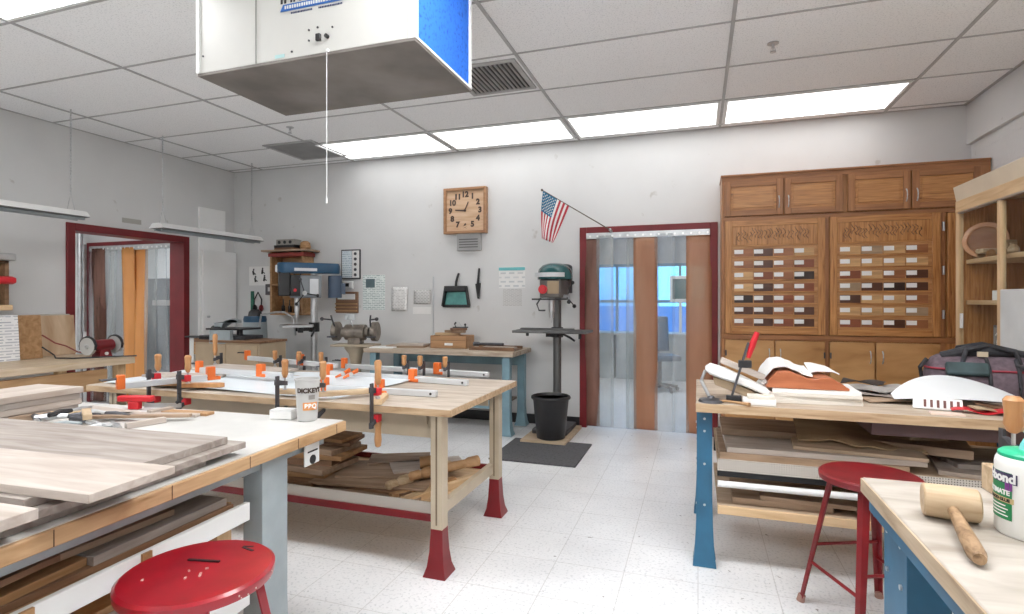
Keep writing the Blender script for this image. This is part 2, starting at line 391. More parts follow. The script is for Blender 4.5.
# hall beyond the left opening
HX0, HX1, HY0, HY1 = -8.0, XL-.19, 1.2, 5.0
struct(MB().bb((HX0, HY0, -.1), (HX1, 8.4, 0)).build('floor_hall', FLOOR))
struct(MB().bb((HX0, HY0, 2.45), (HX1, 8.4, 2.55)).build('ceiling_hall', plain('hall_ceiling', (.6, .6, .6), .8)))
struct(MB().bb((HX0-.1, HY0, 0), (HX0, 8.4, 2.45)).build('wall_hall_left', WALL))
struct(MB().bb((HX0, HY0-.1, 0), (HX1, HY0, 2.45)).build('wall_hall_front', WALL))
struct(MB().bb((HX0, 8.4, 0), (HX1, 8.5, 2.45)).build('wall_hall_far', GREYWALL))
struct(MB().bb((HX1, YB+.12, 0), (HX1+.1, 8.4, 2.45)).build('wall_hall_right', WALL))
m = MB(); m.bb((HX0, 5.02, 0), (-7.36, 5.12, 2.45)); m.bb((-7.36, 5.02, 2.0), (HX1, 5.12, 2.45)); struct(m.build('wall_hall_back', WALL))
m = MB(); m.bb((-7.42, 4.99, 0), (-7.36, 5.13, 2.03)); m.bb((-7.36, 4.99, 1.985), (HX1, 5.13, 2.03)); m.bb((HX1-.05, 4.99, 0), (HX1, 5.13, 1.985)); struct(m.build('door_3', REDFRAME))

# ------------------------------------------------------------------ strip curtains
CLEAR = clear_plastic('clear_strip', (.93, .95, .96), .14, .12, .5)
FROST = clear_plastic('frosted_strip', (.86, .88, .88), .20, .16, .5)
AMBER = clear_plastic('amber_strip', (.66, .38, .24), .50, .25, .15)
RUST = clear_plastic('rust_strip', (.40, .22, .17), .42, .25, .5)
ORNG = clear_plastic('orange_strip', (.78, .36, .11), .78, .25, .12)
def curtain(name, label, x0, x1, y, ztop, zbot, cols, loc_side=-1):
    t = thing(name, label, 'strip curtain', ((x0+x1)/2, y, 0))
    w = x1-x0
    m = MB().bb((-w/2, -.03, ztop-.06), (w/2, .012, ztop)); m.build('header_rail', STEEL, t, bevel=.003)
    m = MB()
    k = -w/2+.04
    while k < w/2-.02: m.cyl((k, -.037, ztop-.035), (k, -.028, ztop-.035), .011, seg=8); k += .075
    m.build('rail_bolt', WHITE, t)
    n = len(cols); px = -w/2
    for i, (frac, mt) in enumerate(cols):
        ww = frac*w; yo = -.012-.007*(i % 2)
        def fn(u, v, px=px, ww=ww, yo=yo, i=i):
            return (px-.015+(ww+.03)*u, yo-.010*math.sin(PI*u)-.012*math.sin(v*4+i*1.7), ztop-.03-(ztop-.03-zbot)*v)
        m = MB()
        nu, nv = 6, 16
        for s_ in (0, 1):
            pass
        V = [[m.bm.verts.new(fn(a/nu, b/nv)) for b in range(nv+1)] for a in range(nu+1)]
        for a in range(nu):
            for b in range(nv): m.bm.faces.new((V[a][b], V[a+1][b], V[a+1][b+1], V[a][b+1]))
        so = m.build('strip', mt, t)
        sd = so.modifiers.new('thickness', 'SOLIDIFY'); sd.thickness = .002
        px += ww
    return t
curtain('strip_curtain', 'plastic strip curtain with clear and amber strips hung in the red framed back doorway', DX0+.012, DX1-.012, YB+.0, DZ-.012, .02,
        [(.10, RUST), (.12, FROST), (.13, CLEAR), (.06, FROST), (.17, AMBER), (.14, CLEAR), (.11, CLEAR), (.17, AMBER)])
curtain('strip_curtain', 'plastic strip curtain with brown and orange strips seen through the side doorway', -7.35, HX1-.05, 5.0, 1.98, .02,
        [(.045, CLEAR), (.14, RUST), (.055, CLEAR), (.07, FROST), (.09, CLEAR), (.13, ORNG), (.13, ORNG), (.12, FROST), (.11, CLEAR), (.11, CLEAR)])

# things in the passage and hall, seen through the strips
t = thing('passage_desk', 'grey counter under the bright windows beyond the back strip curtain', 'counter', (-.95, 9.5, 0))
MB().bb((-1.1, -.3, .72), (1.1, .3, .76)).build('worktop', GREYP, t, bevel=.004)
for x in (-.7, .0, .7): MB().bb((x-.33, -.27, 0), (x+.33, .28, .72)).build('cupboard', GREYP, t, bevel=.004)
t = thing('office_chair', 'dark blue office chair beyond the back strip curtain', 'chair', (-.52, 8.2, 0), .4)
MB().bb((-.24, -.24, .44), (.24, .22, .52)).build('seat', HDBLUE, t, bevel=.03)
MB().box((0, .25, .80), (.44, .07, .52), (R(-8), 0, 0)).build('backrest', HDBLUE, t, bevel=.03)
MB().cyl((0, 0, .08), (0, 0, .44), .03).build('post', DARKST, t)
for k in range(5):
    a = k*2*PI/5; m = MB().cyl((0, 0, .10), (.26*math.cos(a), .26*math.sin(a), .06), .02); m.sph((.26*math.cos(a), .26*math.sin(a), .03), .03); m.build('leg', DARKST, t)
t = thing('framed_picture', 'teal picture in a white frame by the window beyond the back curtain', 'picture', (-.12, 9.3, 0))
fa = at(670, 276, y=9.3); fb = at(691, 302, y=9.3)
MB().bb((fa.x+.12, -.02, fb.z), (fb.x+.12, .02, fa.z)).build('frame', WHITE, t)
MB().bb((fa.x+.16, -.025, fb.z+.05), (fb.x+.08, -.018, fa.z-.05)).build('picture', TEAL, t)
MB().bb(((fa.x+fb.x)/2+.10, -.01, .76), ((fa.x+fb.x)/2+.14, .01, fb.z)).build('stand', WHITE, t)
t = thing('metal_cabinet', 'blue grey metal cabinet standing beyond the hall strip curtain', 'cabinet', (-7.35, 6.35, 0))
MB().bb((-.45, -.25, 0), (.45, .25, 1.62)).build('body', plain('slate', (.10, .15, .20), .5), t, bevel=.006)
MB().bb((-.40, -.262, .05), (-.01, -.25, 1.5)).build('door', plain('slate', (.1, .1, .1)), t, bevel=.003); MB().bb((.01, -.262, .05), (.40, -.25, 1.5)).build('door', plain('slate', (.1, .1, .1)), t, bevel=.003)
MB().bb((-.3, -.275, 1.22), (.2, -.262, 1.30)).build('sign', WHITE, t)
tag(MB().bb((-7.36, 4.90, .9), (-7.33, 4.93, 2.0)).cyl((-7.40, 4.9, 0), (-7.40, 4.9, 2.42), .03, seg=12).build('pipe', STEEL), 'grey conduit pipe on the hall wall beside the strip curtain', 'pipe')

# ------------------------------------------------------------------ ceiling fittings
LIGHTM = emit('light_diffuser', (1, 1, 1), 1.7); LIGHTN = emit('light_diffuser_bright', (1, 1, 1), 10.0)
def make_light(dm):
    t = thing('ceiling_light', '', 'ceiling light')
    m = MB(); w, d = 1.30, .63
    for a, b in (((-w/2, -d/2), (w/2, -d/2+.02)), ((-w/2, d/2-.02), (w/2, d/2)), ((-w/2, -d/2+.02), (-w/2+.02, d/2-.02)), ((w/2-.02, -d/2+.02), (w/2, d/2-.02))):
        m.bb((*a, -.012), (*b, 0))
    m.build('frame', WHITE, t); MB().bb((-w/2+.02, -d/2+.02, -.009), (w/2-.02, d/2-.02, -.003)).build('diffuser', dm, t)
    return t
L0 = make_light(LIGHTM); L1 = make_light(LIGHTN); L1.location = ((GX[1]+GX[2])/2, (GY[5]+GY[6])/2, ZC); first = True
cx = [(GX[i]+GX[i+1])/2 for i in range(5)]      # column centres
names = {(1, 0): 'lit ceiling panel at the far end, beside the dark square vent', (2, 0): 'lit ceiling panel of the far row, straight above the wooden clock',
         (3, 0): 'lit ceiling panel of the far row, above the back strip curtain', (4, 0): 'lit ceiling panel of the far row, above the oak cabinets',
         (1, 5): 'lit ceiling panel cut by the upper frame edge, before the hanging air cleaner'}
lights = [(c, 0) for c in (1, 2, 3, 4)] + [(c, 5) for c in (1, 3, 4)] + [(c, 9) for c in (0, 2, 4)]
for c, k in lights:
    loc = (cx[c], (GY[k]+GY[k+1])/2, ZC)
    lb = names.get((c, k), 'unseen ceiling panel added to light the near end of the shop')  # panels missing from names are out of view, added to light the shop
    if first: L0.location = loc; L0['label'] = lb; o = L0; first = False
    elif (c, k) == (1, 5): o = L1; o['label'] = lb
    else: o = dup(L0 if k == 0 else L1, loc, None, lb)
    o['group'] = 'fluorescent panels in the ceiling' if (c, k) in names else 'added ceiling panels over the near end of the shop'
for x, y in ((-6.7, 3.0), (-6.9, 7.6)): dup(L1, (x, y, 2.45), None, 'unseen ceiling panel added to light the side hall', 'added ceiling panels in the side hall')  # both hall panels are unseen, put in to brighten the hall
dup(L1, (-.6, 7.6, 2.7), None, 'unseen ceiling panel added to light the passage beyond the back curtain', 'added passage ceiling panels')  # extra unseen panel so the passage is lit
# supply vent
VENT = plain('vent_grey', (.42, .42, .42), .5); VD = plain('vent_dark', (.04, .04, .04), .7)
t = thing('ceiling_vent', 'square louvred air vent in the ceiling just behind the hanging air cleaner', 'vent', (-1.435, 3.82, ZC))
m = MB()
for a, b in (((-.26, -.27), (.26, -.235)), ((-.26, .235), (.26, .27)), ((-.26, -.235), (-.225, .235)), ((.225, -.235), (.26, .235))): m.bb((*a, -.014), (*b, 0))
m.build('frame', VENT, t, bevel=.003); MB().bb((-.23, -.24, -.004), (.23, .24, -.001)).build('backing', VD, t)
for k in range(13): MB().box((-.20+k*.0335, 0, -.012), (.004, .47, .014), (0, R(20), 0)).build('slat', VENT, t)
t = thing('return_vent', 'dark square return grille beside the far ceiling lights', 'vent', (-4.05, 5.02, ZC))
m = MB()
for a, b in (((-.31, -.32), (.31, -.29)), ((-.31, .29), (.31, .32)), ((-.31, -.29), (-.28, .29)), ((.28, -.29), (.31, .29))): m.bb((*a, -.012), (*b, 0))
m.build('frame', VENT, t); MB().bb((-.29, -.3, -.003), (.29, .3, -.001)).build('backing', VD, t)
m = MB()
for k in range(22): m.bb((-.28, -.28+k*.0265, -.010), (.28, -.270+k*.0265, -.003))
m.build('grille', plain('grille_grey', (.34, .34, .34), .5), t)
for nm, px, py, lb in (('sprinkler', 773, 43, 'chrome sprinkler head in the ceiling above the strip curtain'), ('sprinkler', 290, 127, 'small sprinkler head in the ceiling near the dark return grille')):
    p = at(px, py, z=ZC)
    t = thing(nm, lb, 'sprinkler', p)
    MB().lathe([(.035, -.006), (.035, -.002), (.02, 0)], seg=20).build('escutcheon', STEEL, t)
    m = MB().cyl((0, 0, -.03), (0, 0, 0), .009, seg=10); m.cyl((0, 0, -.055), (0, 0, -.03), .003, seg=6); m.cyl((0, 0, -.060), (0, 0, -.055), .018, seg=14); m.tube([(.009, 0, -.03), (.014, 0, -.045), (.004, 0, -.056)], .002, 6); m.tube([(-.009, 0, -.03), (-.014, 0, -.045), (-.004, 0, -.056)], .002, 6)
    m.build('deflector', STEEL, t)

# air cleaner
ZB = 2.345; ax0, ax1, ay0, ay1 = -2.215, -1.08, 1.99, 2.57; az1 = 2.86
t = thing('air_cleaner', 'big white ceiling hung air cleaner box with a blue filter end', 'air cleaner', ((ax0+ax1)/2, (ay0+ay1)/2, ZB))
hw, hd, hh = (ax1-ax0)/2, (ay1-ay0)/2, az1-ZB
CASE = plain('case_enamel', (.66, .66, .63), .35, var=.02)
m = MB(); m.bb((-hw, -hd, .012), (hw-.03, hd, hh)); m.build('housing', CASE, t, bevel=.004)
MB().bb((-hw-.002, -hd-.002, 0), (hw, hd+.002, .012)).build('bottom_panel', plain('dull_galvanised', (.20, .18, .165), .5, .15, var=.3, vs=3), t)
MB().bb((-hw-.008, -hd-.008, .012), (-hw+.012, -hd+.012, hh)).build('corner_trim', WHITE, t, bevel=.002)
for q in (((hw-.03, -hd-.003, .022), (hw+.004, -hd+.02, hh-.02)), ((hw-.03, hd-.02, .022), (hw+.004, hd, hh-.02)), ((hw-.03, -hd-.003, .012), (hw+.004, hd, .022)), ((hw-.03, -hd, hh-.02), (hw+.004, hd, hh))): MB().bb(*q).build('corner_trim', WHITE, t)

MB().bb((hw-.028, -hd+.02, .022), (hw-.004, hd-.02, hh-.02)).build('filter', speckle('blue_filter', (.015, .14, .62), (.005, .07, .40), 60), t)
MB().bb((-hw+.335, -hd-.004, .014), (-hw+.339, -hd, hh)).build('panel_seam', plain('seam_grey', (.3, .3, .28)), t)
LAB = plain('label_blue', (.02, .14, .50), .4)
m = MB(); m.prism([(-.095, -hd-.004, .222), (.23, -hd-.004, .222), (.23, -hd-.004, .250), (-.08, -hd-.004, .250)], (0, 0, 0), (0, .004, 0)); m.build('name_banner', LAB, t)
m = MB()
k = -.07
while k < .21:
    w = rnd.uniform(.006, .011); m.bb((k, -hd-.006, .229), (k+w, -hd-.004, .243)); k += w+.005
m.build('banner_lettering', WHITE, t)
m = MB(); k = -.04
while k < .22:
    w = rnd.uniform(.003, .007)
    if not (.07 < k < .10): m.bb((k, -hd-.002, .206), (k+w, -hd, .213))
    k += w+.003
m.build('address_line', plain('ink_navy', (.03, .05, .14), .5), t)
m = MB(); k = -.095
for w in (.03, .025, .03, .022, .03, .03): m.bb((k, -hd-.002, .257), (k+w*.36, -hd, .30)); m.bb((k+w*.64, -hd-.002, .257), (k+w, -hd, .30)); m.bb((k, -hd-.002, .285), (k+w, -hd, .30)); k += w+.022
m.build('name_lettering', BLACK, t)
MB().bb((-.125, -hd-.002, .022), (-.075, -hd, .036)).build('sticker', plain('sticker_teal', (.45, .70, .70), .5), t)
m = MB(); m.bb((.095, -hd-.012, .065), (.117, -hd, .095)); m.build('switch', BLACK, t, bevel=.002)
MB().cyl((.150, -hd-.014, .078), (.150, -hd, .078), .009).build('knob', BLACK, t)
m = MB()
for x, z in ((.055, .12), (.10, .125), (.175, .115), (.055, .075), (-.035, .04), (-hw+.03, .09)): m.cyl((x, -hd-.004, z), (x, -hd, z), .0045, seg=8)
m.build('screw', DARKST, t)
for x in (-hw+.1, hw-.1):
    for y in (-hd+.08, hd-.08): MB().cyl((x, y, hh-.01), (x, y, ZC-ZB), .005, seg=8).build('hanger_rod', STEEL, t)
px = at(327, 60, y=ay0-.01); zc0 = at(327, 203, y=ay0-.012).z
lx = px.x-(ax0+ax1)/2
m = MB(); m.cyl((lx, -hd-.012, zc0-ZB+.02), (lx, -hd-.012, .02), .0016, seg=6); m.cyl((lx, -hd-.012, zc0-ZB), (lx, -hd-.012, zc0-ZB+.03), .005, .002, seg=8)
m.bb((lx-.004, -hd-.014, .012), (lx+.004, -hd, .022)); m.build('pull_cord', WHITE, t)

# hanging strip fixtures on the left
def fixture(label, x, y0, y1, z, chains):
    t = thing('strip_light', label, 'light fixture', (x, y0, z), 0, 'unlit strip lights hung on chains')
    L = y1-y0
    m = MB().prism([(-.10, 0, 0), (.10, 0, 0), (.05, 0, .05), (-.05, 0, .05)], (0, 0, 0), (0, L, 0)); m.build('reflector', WHITE, t, bevel=.003)
    MB().bb((-.092, .004, -.004), (.092, L-.004, .002)).build('underside', plain('shade_grey', (.20, .20, .20), .5), t)
    for s_ in (-.045, .045): MB().cyl((s_, .02, -.016), (s_, L-.02, -.016), .012, seg=12).build('tube', GREYP, t)
    for c in chains:
        for s_ in (-1, 1): MB().tube([(s_*.05, c-y0, .04), (0, c-y0, .20)], .003, 6).build('hanger_wire', STEEL, t)
        m = MB(); zz = .20
        while zz < ZC-z:
            m.box((0, c-y0, zz+.013), (.006 if int(zz*40) % 2 else .012, .012 if int(zz*40) % 2 else .006, .022)); zz += .025
        m.build('chain', STEEL, t)
    return t
fixture('white strip light on chains over the sharpening bench', -5.10, 2.05, 3.40, 2.02, (2.3, 3.3))
fixture('white strip light on chains running past the red side doorway', -5.05, 4.05, 5.38, 2.01, (4.12, 5.28))

# ------------------------------------------------------------------ things on the walls
YW = YB
def wall_paper(name, label, cat, px0, py0, px1, py1, mat, group=None, th=.003, curl=0):
    a, b = at(px0, py0, y=YB), at(px1, py1, y=YB)
    w, h = b.x-a.x, a.z-b.z
    m = MB()
    if curl:
        def fn(u, v): return (a.x+w*u-(a.x+w/2), -.004-curl*abs(math.sin(2.2*v))*(.4+.6*u), (0.5-v)*h)
        V = [[m.bm.verts.new(fn(i/5, j/8)) for j in range(9)] for i in range(6)]
        for i in range(5):
            for j in range(8): m.bm.faces.new((V[i][j], V[i+1][j], V[i+1][j+1], V[i][j+1]))
        o = m.build(name, mat, None, (a.x+w/2, YW, b.z+h/2)); sd = o.modifiers.new('thickness', 'SOLIDIFY'); sd.thickness = .0015
    else:
        m.bb((-w/2, -th, -h/2), (w/2, 0, h/2)); o = m.build(name, mat, None, (a.x+w/2, YW, b.z+h/2))
    return tag(o, label, cat, group)
PR1 = printed('print_dense', (.80, .86, .84), (.22, .30, .32), 20, .62)
PR2 = printed('print_light', (.80, .80, .79), (.45, .45, .45), 16, .55)
PR3 = printed('print_white', (.83, .84, .84), (.35, .37, .42), 18, .6)
t = tag(wall_paper('safety_poster', None, None, 363, 275, 385, 310, PR1), 'pale green printed chart on the back wall beside the round cornered picture', 'poster')
a = at(366, 279, y=YB); MB().bb((a.x-t.location.x, -.005, a.z-t.location.z-.10), (a.x-t.location.x+.12, -.003, a.z-t.location.z)).build('heading_block', plain('chart_dark', (.12, .18, .20), .6), t)
wall_paper('notice_paper', 'curled white sheet pinned next to the pale green chart', 'paper', 392, 287, 408, 311, PR2, curl=.02)
wall_paper('notice_paper', 'grey photo sheet pinned beside the wall conduit', 'paper', 414, 290, 431, 304, printed('photo_grey', (.62, .62, .61), (.30, .30, .30), 9, .75), curl=.015)
wall_paper('notice_paper', 'small blank white slip under the grey photo sheet', 'paper', 413, 307, 431, 314, PAPER)
o = wall_paper('wall_calendar', 'white sheet with a turquoise header pinned high beside the teal drill press', 'poster', 499, 267, 525, 288, printed('form_grid', (.82, .82, .81), (.55, .58, .6), 5, .9, .33))
MB().bb((-.147, -.006, .075), (.147, -.003, .108)).build('header_band', plain('turquoise_print', (.15, .52, .55), .5), o)
wall_paper('notice_paper', 'grey printed sheet pinned below the turquoise headed sheet', 'paper', 503, 289, 522, 306, printed('grey_list', (.66, .66, .65), (.42, .42, .42), 14, .7))
# clock
a = at(446, 190, y=YB); b = at(488, 233, y=YB)
t = thing('wall_clock', 'square wooden wall clock with dark numerals showing quarter to one', 'clock', ((a.x+b.x)/2, YB, (a.z+b.z)/2))
h = .25; FC = wood('clock_face', (.54, .33, .19), (.70, .50, .34), 'X', 3, 9, .5); CF = wood('clock_case', (.30, .15, .07), (.44, .24, .12), 'X', 4, 8, .4)
m = MB()
for q in (((-h, -.07, -h), (-h+.028, 0, h)), ((h-.028, -.07, -h), (h, 0, h)), ((-h+.028, -.07, h-.028), (h-.028, 0, h)), ((-h+.028, -.07, -h), (h-.028, 0, -h+.028))): m.bb(*q)
m.build('case', CF, t, bevel=.003)
MB().bb((-h+.02, -.045, -h+.02), (h-.02, -.002, h-.02)).build('face', FC, t)
INK = plain('numeral_brown', (.07, .04, .03), .5)
for k in range(1, 13):
    an = R(90-30*k); text(str(k), .082, INK, 'numeral', t, (.175*math.cos(an), -.047, .175*math.sin(an)), bold=.0045)
MB().box((-.055, -.052, .004), (.12, .004, .014), (0, R(4), 0)).build('minute_hand', INK, t)
MB().box((.022, -.056, .048), (.10, .004, .010), (0, R(-66), 0)).build('hour_hand', INK, t)
MB().cyl((0, -.06, 0), (0, -.045, 0), .012).build('hub', INK, t)
a = at(458, 234, y=YB); b = at(482, 251, y=YB)
t = thing('wall_speaker', 'small grey louvred box on the wall directly below the wooden clock', 'wall box', ((a.x+b.x)/2, YB, (a.z+b.z)/2))
MB().bb((-.14, -.04, -.09), (.14, 0, .10)).build('housing', plain('box_grey', (.40, .40, .40), .5), t, bevel=.005)
m = MB()
for k in range(4): m.bb((-.11, -.046, -.06+k*.028), (.11, -.04, -.048+k*.028))
m.build('louvre', plain('box_dark', (.14, .14, .14), .5), t)
# conduit
tag(MB().cyl((-2.81, YB-.012, .80), (-2.81, YB-.012, 1.56), .008, seg=10).bb((-2.84, YB-.03, .78), (-2.78, YB-.002, .90)).build('conduit', ALU), 'thin grey conduit rising from an outlet box behind the back bench', 'conduit')
# dustpan & brush
a = at(443, 285, y=YB); b = at(471, 307, y=YB); c = at(457, 296, y=YB)
t = thing('dustpan', 'black dustpan with turquoise inside hung on the back wall by its handle', 'dustpan', (c.x, YB, c.z))
m = MB(); m.prism([(-.13, -.01, .10), (.13, -.01, .10), (.165, -.01, -.11), (-.165, -.01, -.11)], (0, 0, 0), (0, .008, 0))
m.prism([(-.13, -.01, .10), (-.115, -.01, .10), (-.145, -.01, -.11), (-.165, -.01, -.11)], (0, -.05, 0), (0, 0, 0)); m.prism([(.13, -.01, .10), (.115, -.01, .10), (.145, -.01, -.11), (.165, -.01, -.11)], (0, -.05, 0), (0, 0, 0)); m.bb((-.13, -.06, .05), (.13, -.01, .11)); m.bb((-.165, -.03, -.125), (.165, -.01, -.10))
m.build('pan', BLACK, t, bevel=.004)
MB().prism([(-.115, -.012, .045), (.115, -.012, .045), (.14, -.012, -.095), (-.14, -.012, -.095)], (0, -.003, 0), (0, 0, 0)).build('pan_floor', plain('pan_turquoise', (.10, .32, .30), .4, var=.5), t)
MB().tube([(0, -.03, .10), (.005, -.035, .15), (.02, -.03, .21), (.03, -.02, .25)], [.016, .014, .014, .012], 10).build('handle', BLACK, t)
c = at(479, 284, y=YB)
t = thing('bench_brush', 'slim black bench brush hanging beside the dustpan', 'brush', (c.x, YB, c.z))
MB().tube([(.01, -.02, .17), (.0, -.02, .06), (-.005, -.02, 0)], [.010, .013, .016], 10).build('handle', BLACK, t)
MB().prism([(-.03, -.035, 0), (.025, -.035, .01), (.01, -.035, -.16), (-.005, -.035, -.16)], (0, 0, 0), (0, .028, 0)).build('bristles', plain('bristle_black', (.03, .03, .03), .9, bump=1, vs=80), t)
# left cluster pictures
a = at(342, 250, y=YB); b = at(361, 279, y=YB)
t = thing('framed_chart', 'dark framed machine chart between the blue drill press and the pale green chart', 'picture', ((a.x+b.x)/2, YB, (a.z+b.z)/2))
MB().bb((-.13, -.02, -.175), (.13, 0, .175)).build('frame', DARKST, t, bevel=.004); MB().bb((.025, -.0225, -.16), (.12, -.019, .16)).build('sheet', PAPER, t)
MB().bb((-.115, -.023, -.16), (.02, -.019, .16)).build('sheet', printed('chart_blue', (.70, .78, .82), (.25, .35, .45), 12, .6), t)
m = MB()
for k in range(5): m.cyl((.07, -.03, -.125+k*.062), (.07, -.019, -.125+k*.062), .018, seg=12)
m.build('sample_disc', DARKST, t)
a = at(344, 282, y=YB); b = at(354, 288, y=YB)
t = thing('thermostat', 'small white thermostat under the dark framed chart', 'thermostat', ((a.x+b.x)/2, YB, (a.z+b.z)/2))
MB().bb((-.07, -.03, -.045), (.07, 0, .045)).build('housing', WHITE, t, bevel=.008); MB().bb((-.03, -.033, -.02), (.02, -.029, .02)).build('display', BLACK, t)
a = at(337, 292, y=YB); b = at(359, 313, y=YB)
t = thing('walnut_plaque', 'dark wooden plaque with a white card under the thermostat', 'plaque', ((a.x+b.x)/2, YB, (a.z+b.z)/2))
MB().bb((-.15, -.03, -.125), (.15, 0, .125)).build('board', WALN, t, bevel=.005); MB().bb((-.12, -.034, .035), (.12, -.029, .10)).build('card', PAPER, t)
m = MB()
for k in range(3): m.bb((-.15, -.045, -.105+k*.04), (.15, -.028, -.09+k*.04))
m.build('ledge', HONEY, t)
a = at(249, 267, y=YB); b = at(270, 285, y=YB)
t = thing('safety_sign', 'white round cornered sign with small black figures near the room corner', 'sign', ((a.x+b.x)/2, YB, (a.z+b.z)/2))
m = MB(); m.bb((-.16, -.004, -.12), (.16, 0, .12)); m.build('plate', PAPER, t, bevel=.02)
m = MB()
for x, z in ((-.09, .04), (-.06, -.05), (.05, .05), (.08, -.04)): m.box((x, -.006, z), (.025, .004, .055), (0, .3*x*10, 0)); m.sph((x+.005, -.006, z+.04), .013, (1, .3, 1), seg=8); m.box((x+.02, -.006, z-.01), (.04, .004, .012), (0, .5, 0))
m.build('pictogram', BLACK, t)
c = at(273, 289, y=YB)
t = thing('wall_switch_box', 'dark switch box with a white plate beside the tool rack', 'switch box', (c.x, YB, c.z))
MB().bb((-.075, -.05, -.075), (.075, 0, .06)).build('box', plain('switch_dark', (.08, .08, .09), .5), t, bevel=.005); MB().bb((-.06, -.012, .07), (.06, 0, .19)).build('cover_plate', PAPER, t); MB().bb((-.03, -.056, -.03), (.03, -.049, .02)).build('toggle', STEEL, t)
c = at(261, 301, y=YB)
t = thing('ear_muffs', 'red and black ear muffs hanging from the safety sign hook', 'ear muffs', (c.x, YB, c.z))
m = MB(); m.tube([(-.05, -.05, -.08), (-.055, -.05, .02), (0, -.05, .11), (.055, -.05, .02), (.05, -.05, -.08)], .008, 8); m.build('headband', BLACK, t)
for s_ in (-1, 1): MB().sph((s_*.05, -.05, -.09), .035, (.6, 1, 1.3)).build('cup', RED if s_ > 0 else BLACK, t)
c = at(253, 303, y=YB)
tag(MB().bb((c.x-.02, YB-.02, c.z-.17), (c.x+.02, YB, c.z+.15)).cyl((c.x, YB-.03, c.z+.13), (c.x, YB, c.z+.13), .012).build('green_level', plain('green_enamel', (.02, .14, .09), .4), None, bevel=.003), 'dark green upright straightedge hung at the room corner', 'level')
# tool rack behind the blue drill press
t = thing('tool_rack', 'wooden tool rack with a red top shelf hung behind the blue drill press', 'rack', (-4.66, YB, 1.52))
m = MB(); m.bb((-.24, -.20, -.40), (-.215, 0, .36)); m.bb((.215, -.20, -.40), (.24, 0, .36)); m.bb((-.24, -.012, -.40), (.24, 0, .36)); m.bb((-.215, -.2, -.40), (.215, 0, -.375)); m.bb((-.215, -.2, -.05), (.215, 0, -.03))
m.build('case', HONEY, t, bevel=.003)
MB().bb((-.26, -.21, .30), (.26, 0, .345)).build('shelf_front', plain('rack_red', (.28, .04, .03), .5), t, bevel=.004)
MB().bb((-.33, -.25, .36), (.33, 0, .38)).build('top_board', TANB, t, bevel=.003)
for i, (x, hh_, mt) in enumerate(((-.16, .17, BLACK), (-.10, .22, DARKST), (-.04, .16, BLACK), (.04, .2, DARKST), (.1, .15, REDPAD), (.16, .2, BLACK))):
    tag(MB().lathe([(.016, 0), (.022, .02), (.02, hh_*.5), (.008, hh_*.55), (.006, hh_)], (-4.66+x*.8, YB-.1, 1.145+.345*(i % 2)), seg=10).build('hand_tool', mt), '%s tool standing in the wooden wall rack, %s compartment' % (('black handled', 'steel', 'short black', 'long steel', 'red', 'thick black')[i], ('lower', 'upper')[i % 2]), 'tool')
tag(MB().bb((-4.82, YB-.22, 1.901), (-4.54, YB-.04, 1.925)).build('folder', WALN, bevel=.003), 'dark flat book lying on top of the tool rack', 'book')
t = thing('ammo_box', 'small grey box with black dial openings on top of the tool rack', 'box', (-4.68, YB-.13, 1.926))
MB().bb((-.13, -.07, .03), (.13, .07, .10)).build('body', plain('box_olive', (.30, .29, .26), .6), t, bevel=.006); MB().bb((-.15, -.08, 0), (.15, .08, .03)).build('base', BLACK, t)
for k in (-.08, 0, .08): MB().cyl((k, -.075, .065), (k, -.068, .065), .02, seg=12).build('dial', BLACK, t)
tag(MB().lathe([(.05, 0), (.065, .03), (.055, .08), (.03, .10)], (-4.44, YB-.13, 1.901), seg=14).build('wooden_bowl', HONEY), 'small turned wooden bowl on the tool rack end', 'bowl')

# flag
tip = at(542, 190, y=5.18); root = at(612, 231, y=YB-.02)
t = thing('flag', 'small stars and stripes flag on a thin staff angled out above the back doorway', 'flag', root)
d = tip-root
MB().cyl((0, 0, 0), d, .006, .004, seg=10).sph(d, .012).build('staff', plain('staff_dark', (.10, .07, .05), .4), t)
MB().cyl((0, .02, -.01), (-.02, -.02, .015), .014, seg=10).build('bracket', STEEL, t)
h0 = d*.985; h1 = d*.62
fl0 = at(541, 238, y=5.15)-root; fl1 = at(553, 243, y=5.20)-root
nu, nv = 26, 26
FR = plain('flag_red', (.50, .03, .05), .7); FW = plain('flag_white', (.85, .84, .83), .7); FB = plain('flag_blue', (.02, .16, .30), .7)
def flagp(u, v):      # u along the staff (0 tip), v down the fly
    a = h0.lerp(h1, u); b = fl0.lerp(fl1, u)
    p = a.lerp(b, v)
    s_ = math.sin(u*7.5+v*2)*v*.045
    return p+Vector((-.015*math.sin(PI*v)*1, s_, -.03*math.sin(PI*v)*u))
m = MB(); V = [[m.bm.verts.new(flagp(i/nu, j/nv)) for j in range(nv+1)] for i in range(nu+1)]
for i in range(nu):
    for j in range(nv):
        f = m.bm.faces.new((V[i][j], V[i+1][j], V[i+1][j+1], V[i][j+1])); st = i//2
        f.material_index = 2 if (i < 14 and j < 11) else (0 if st % 2 == 0 else 1)
o = m.build('cloth', [FR, FW, FB], t, smooth=80); sd = o.modifiers.new('thickness', 'SOLIDIFY'); sd.thickness = .0015
m = MB()
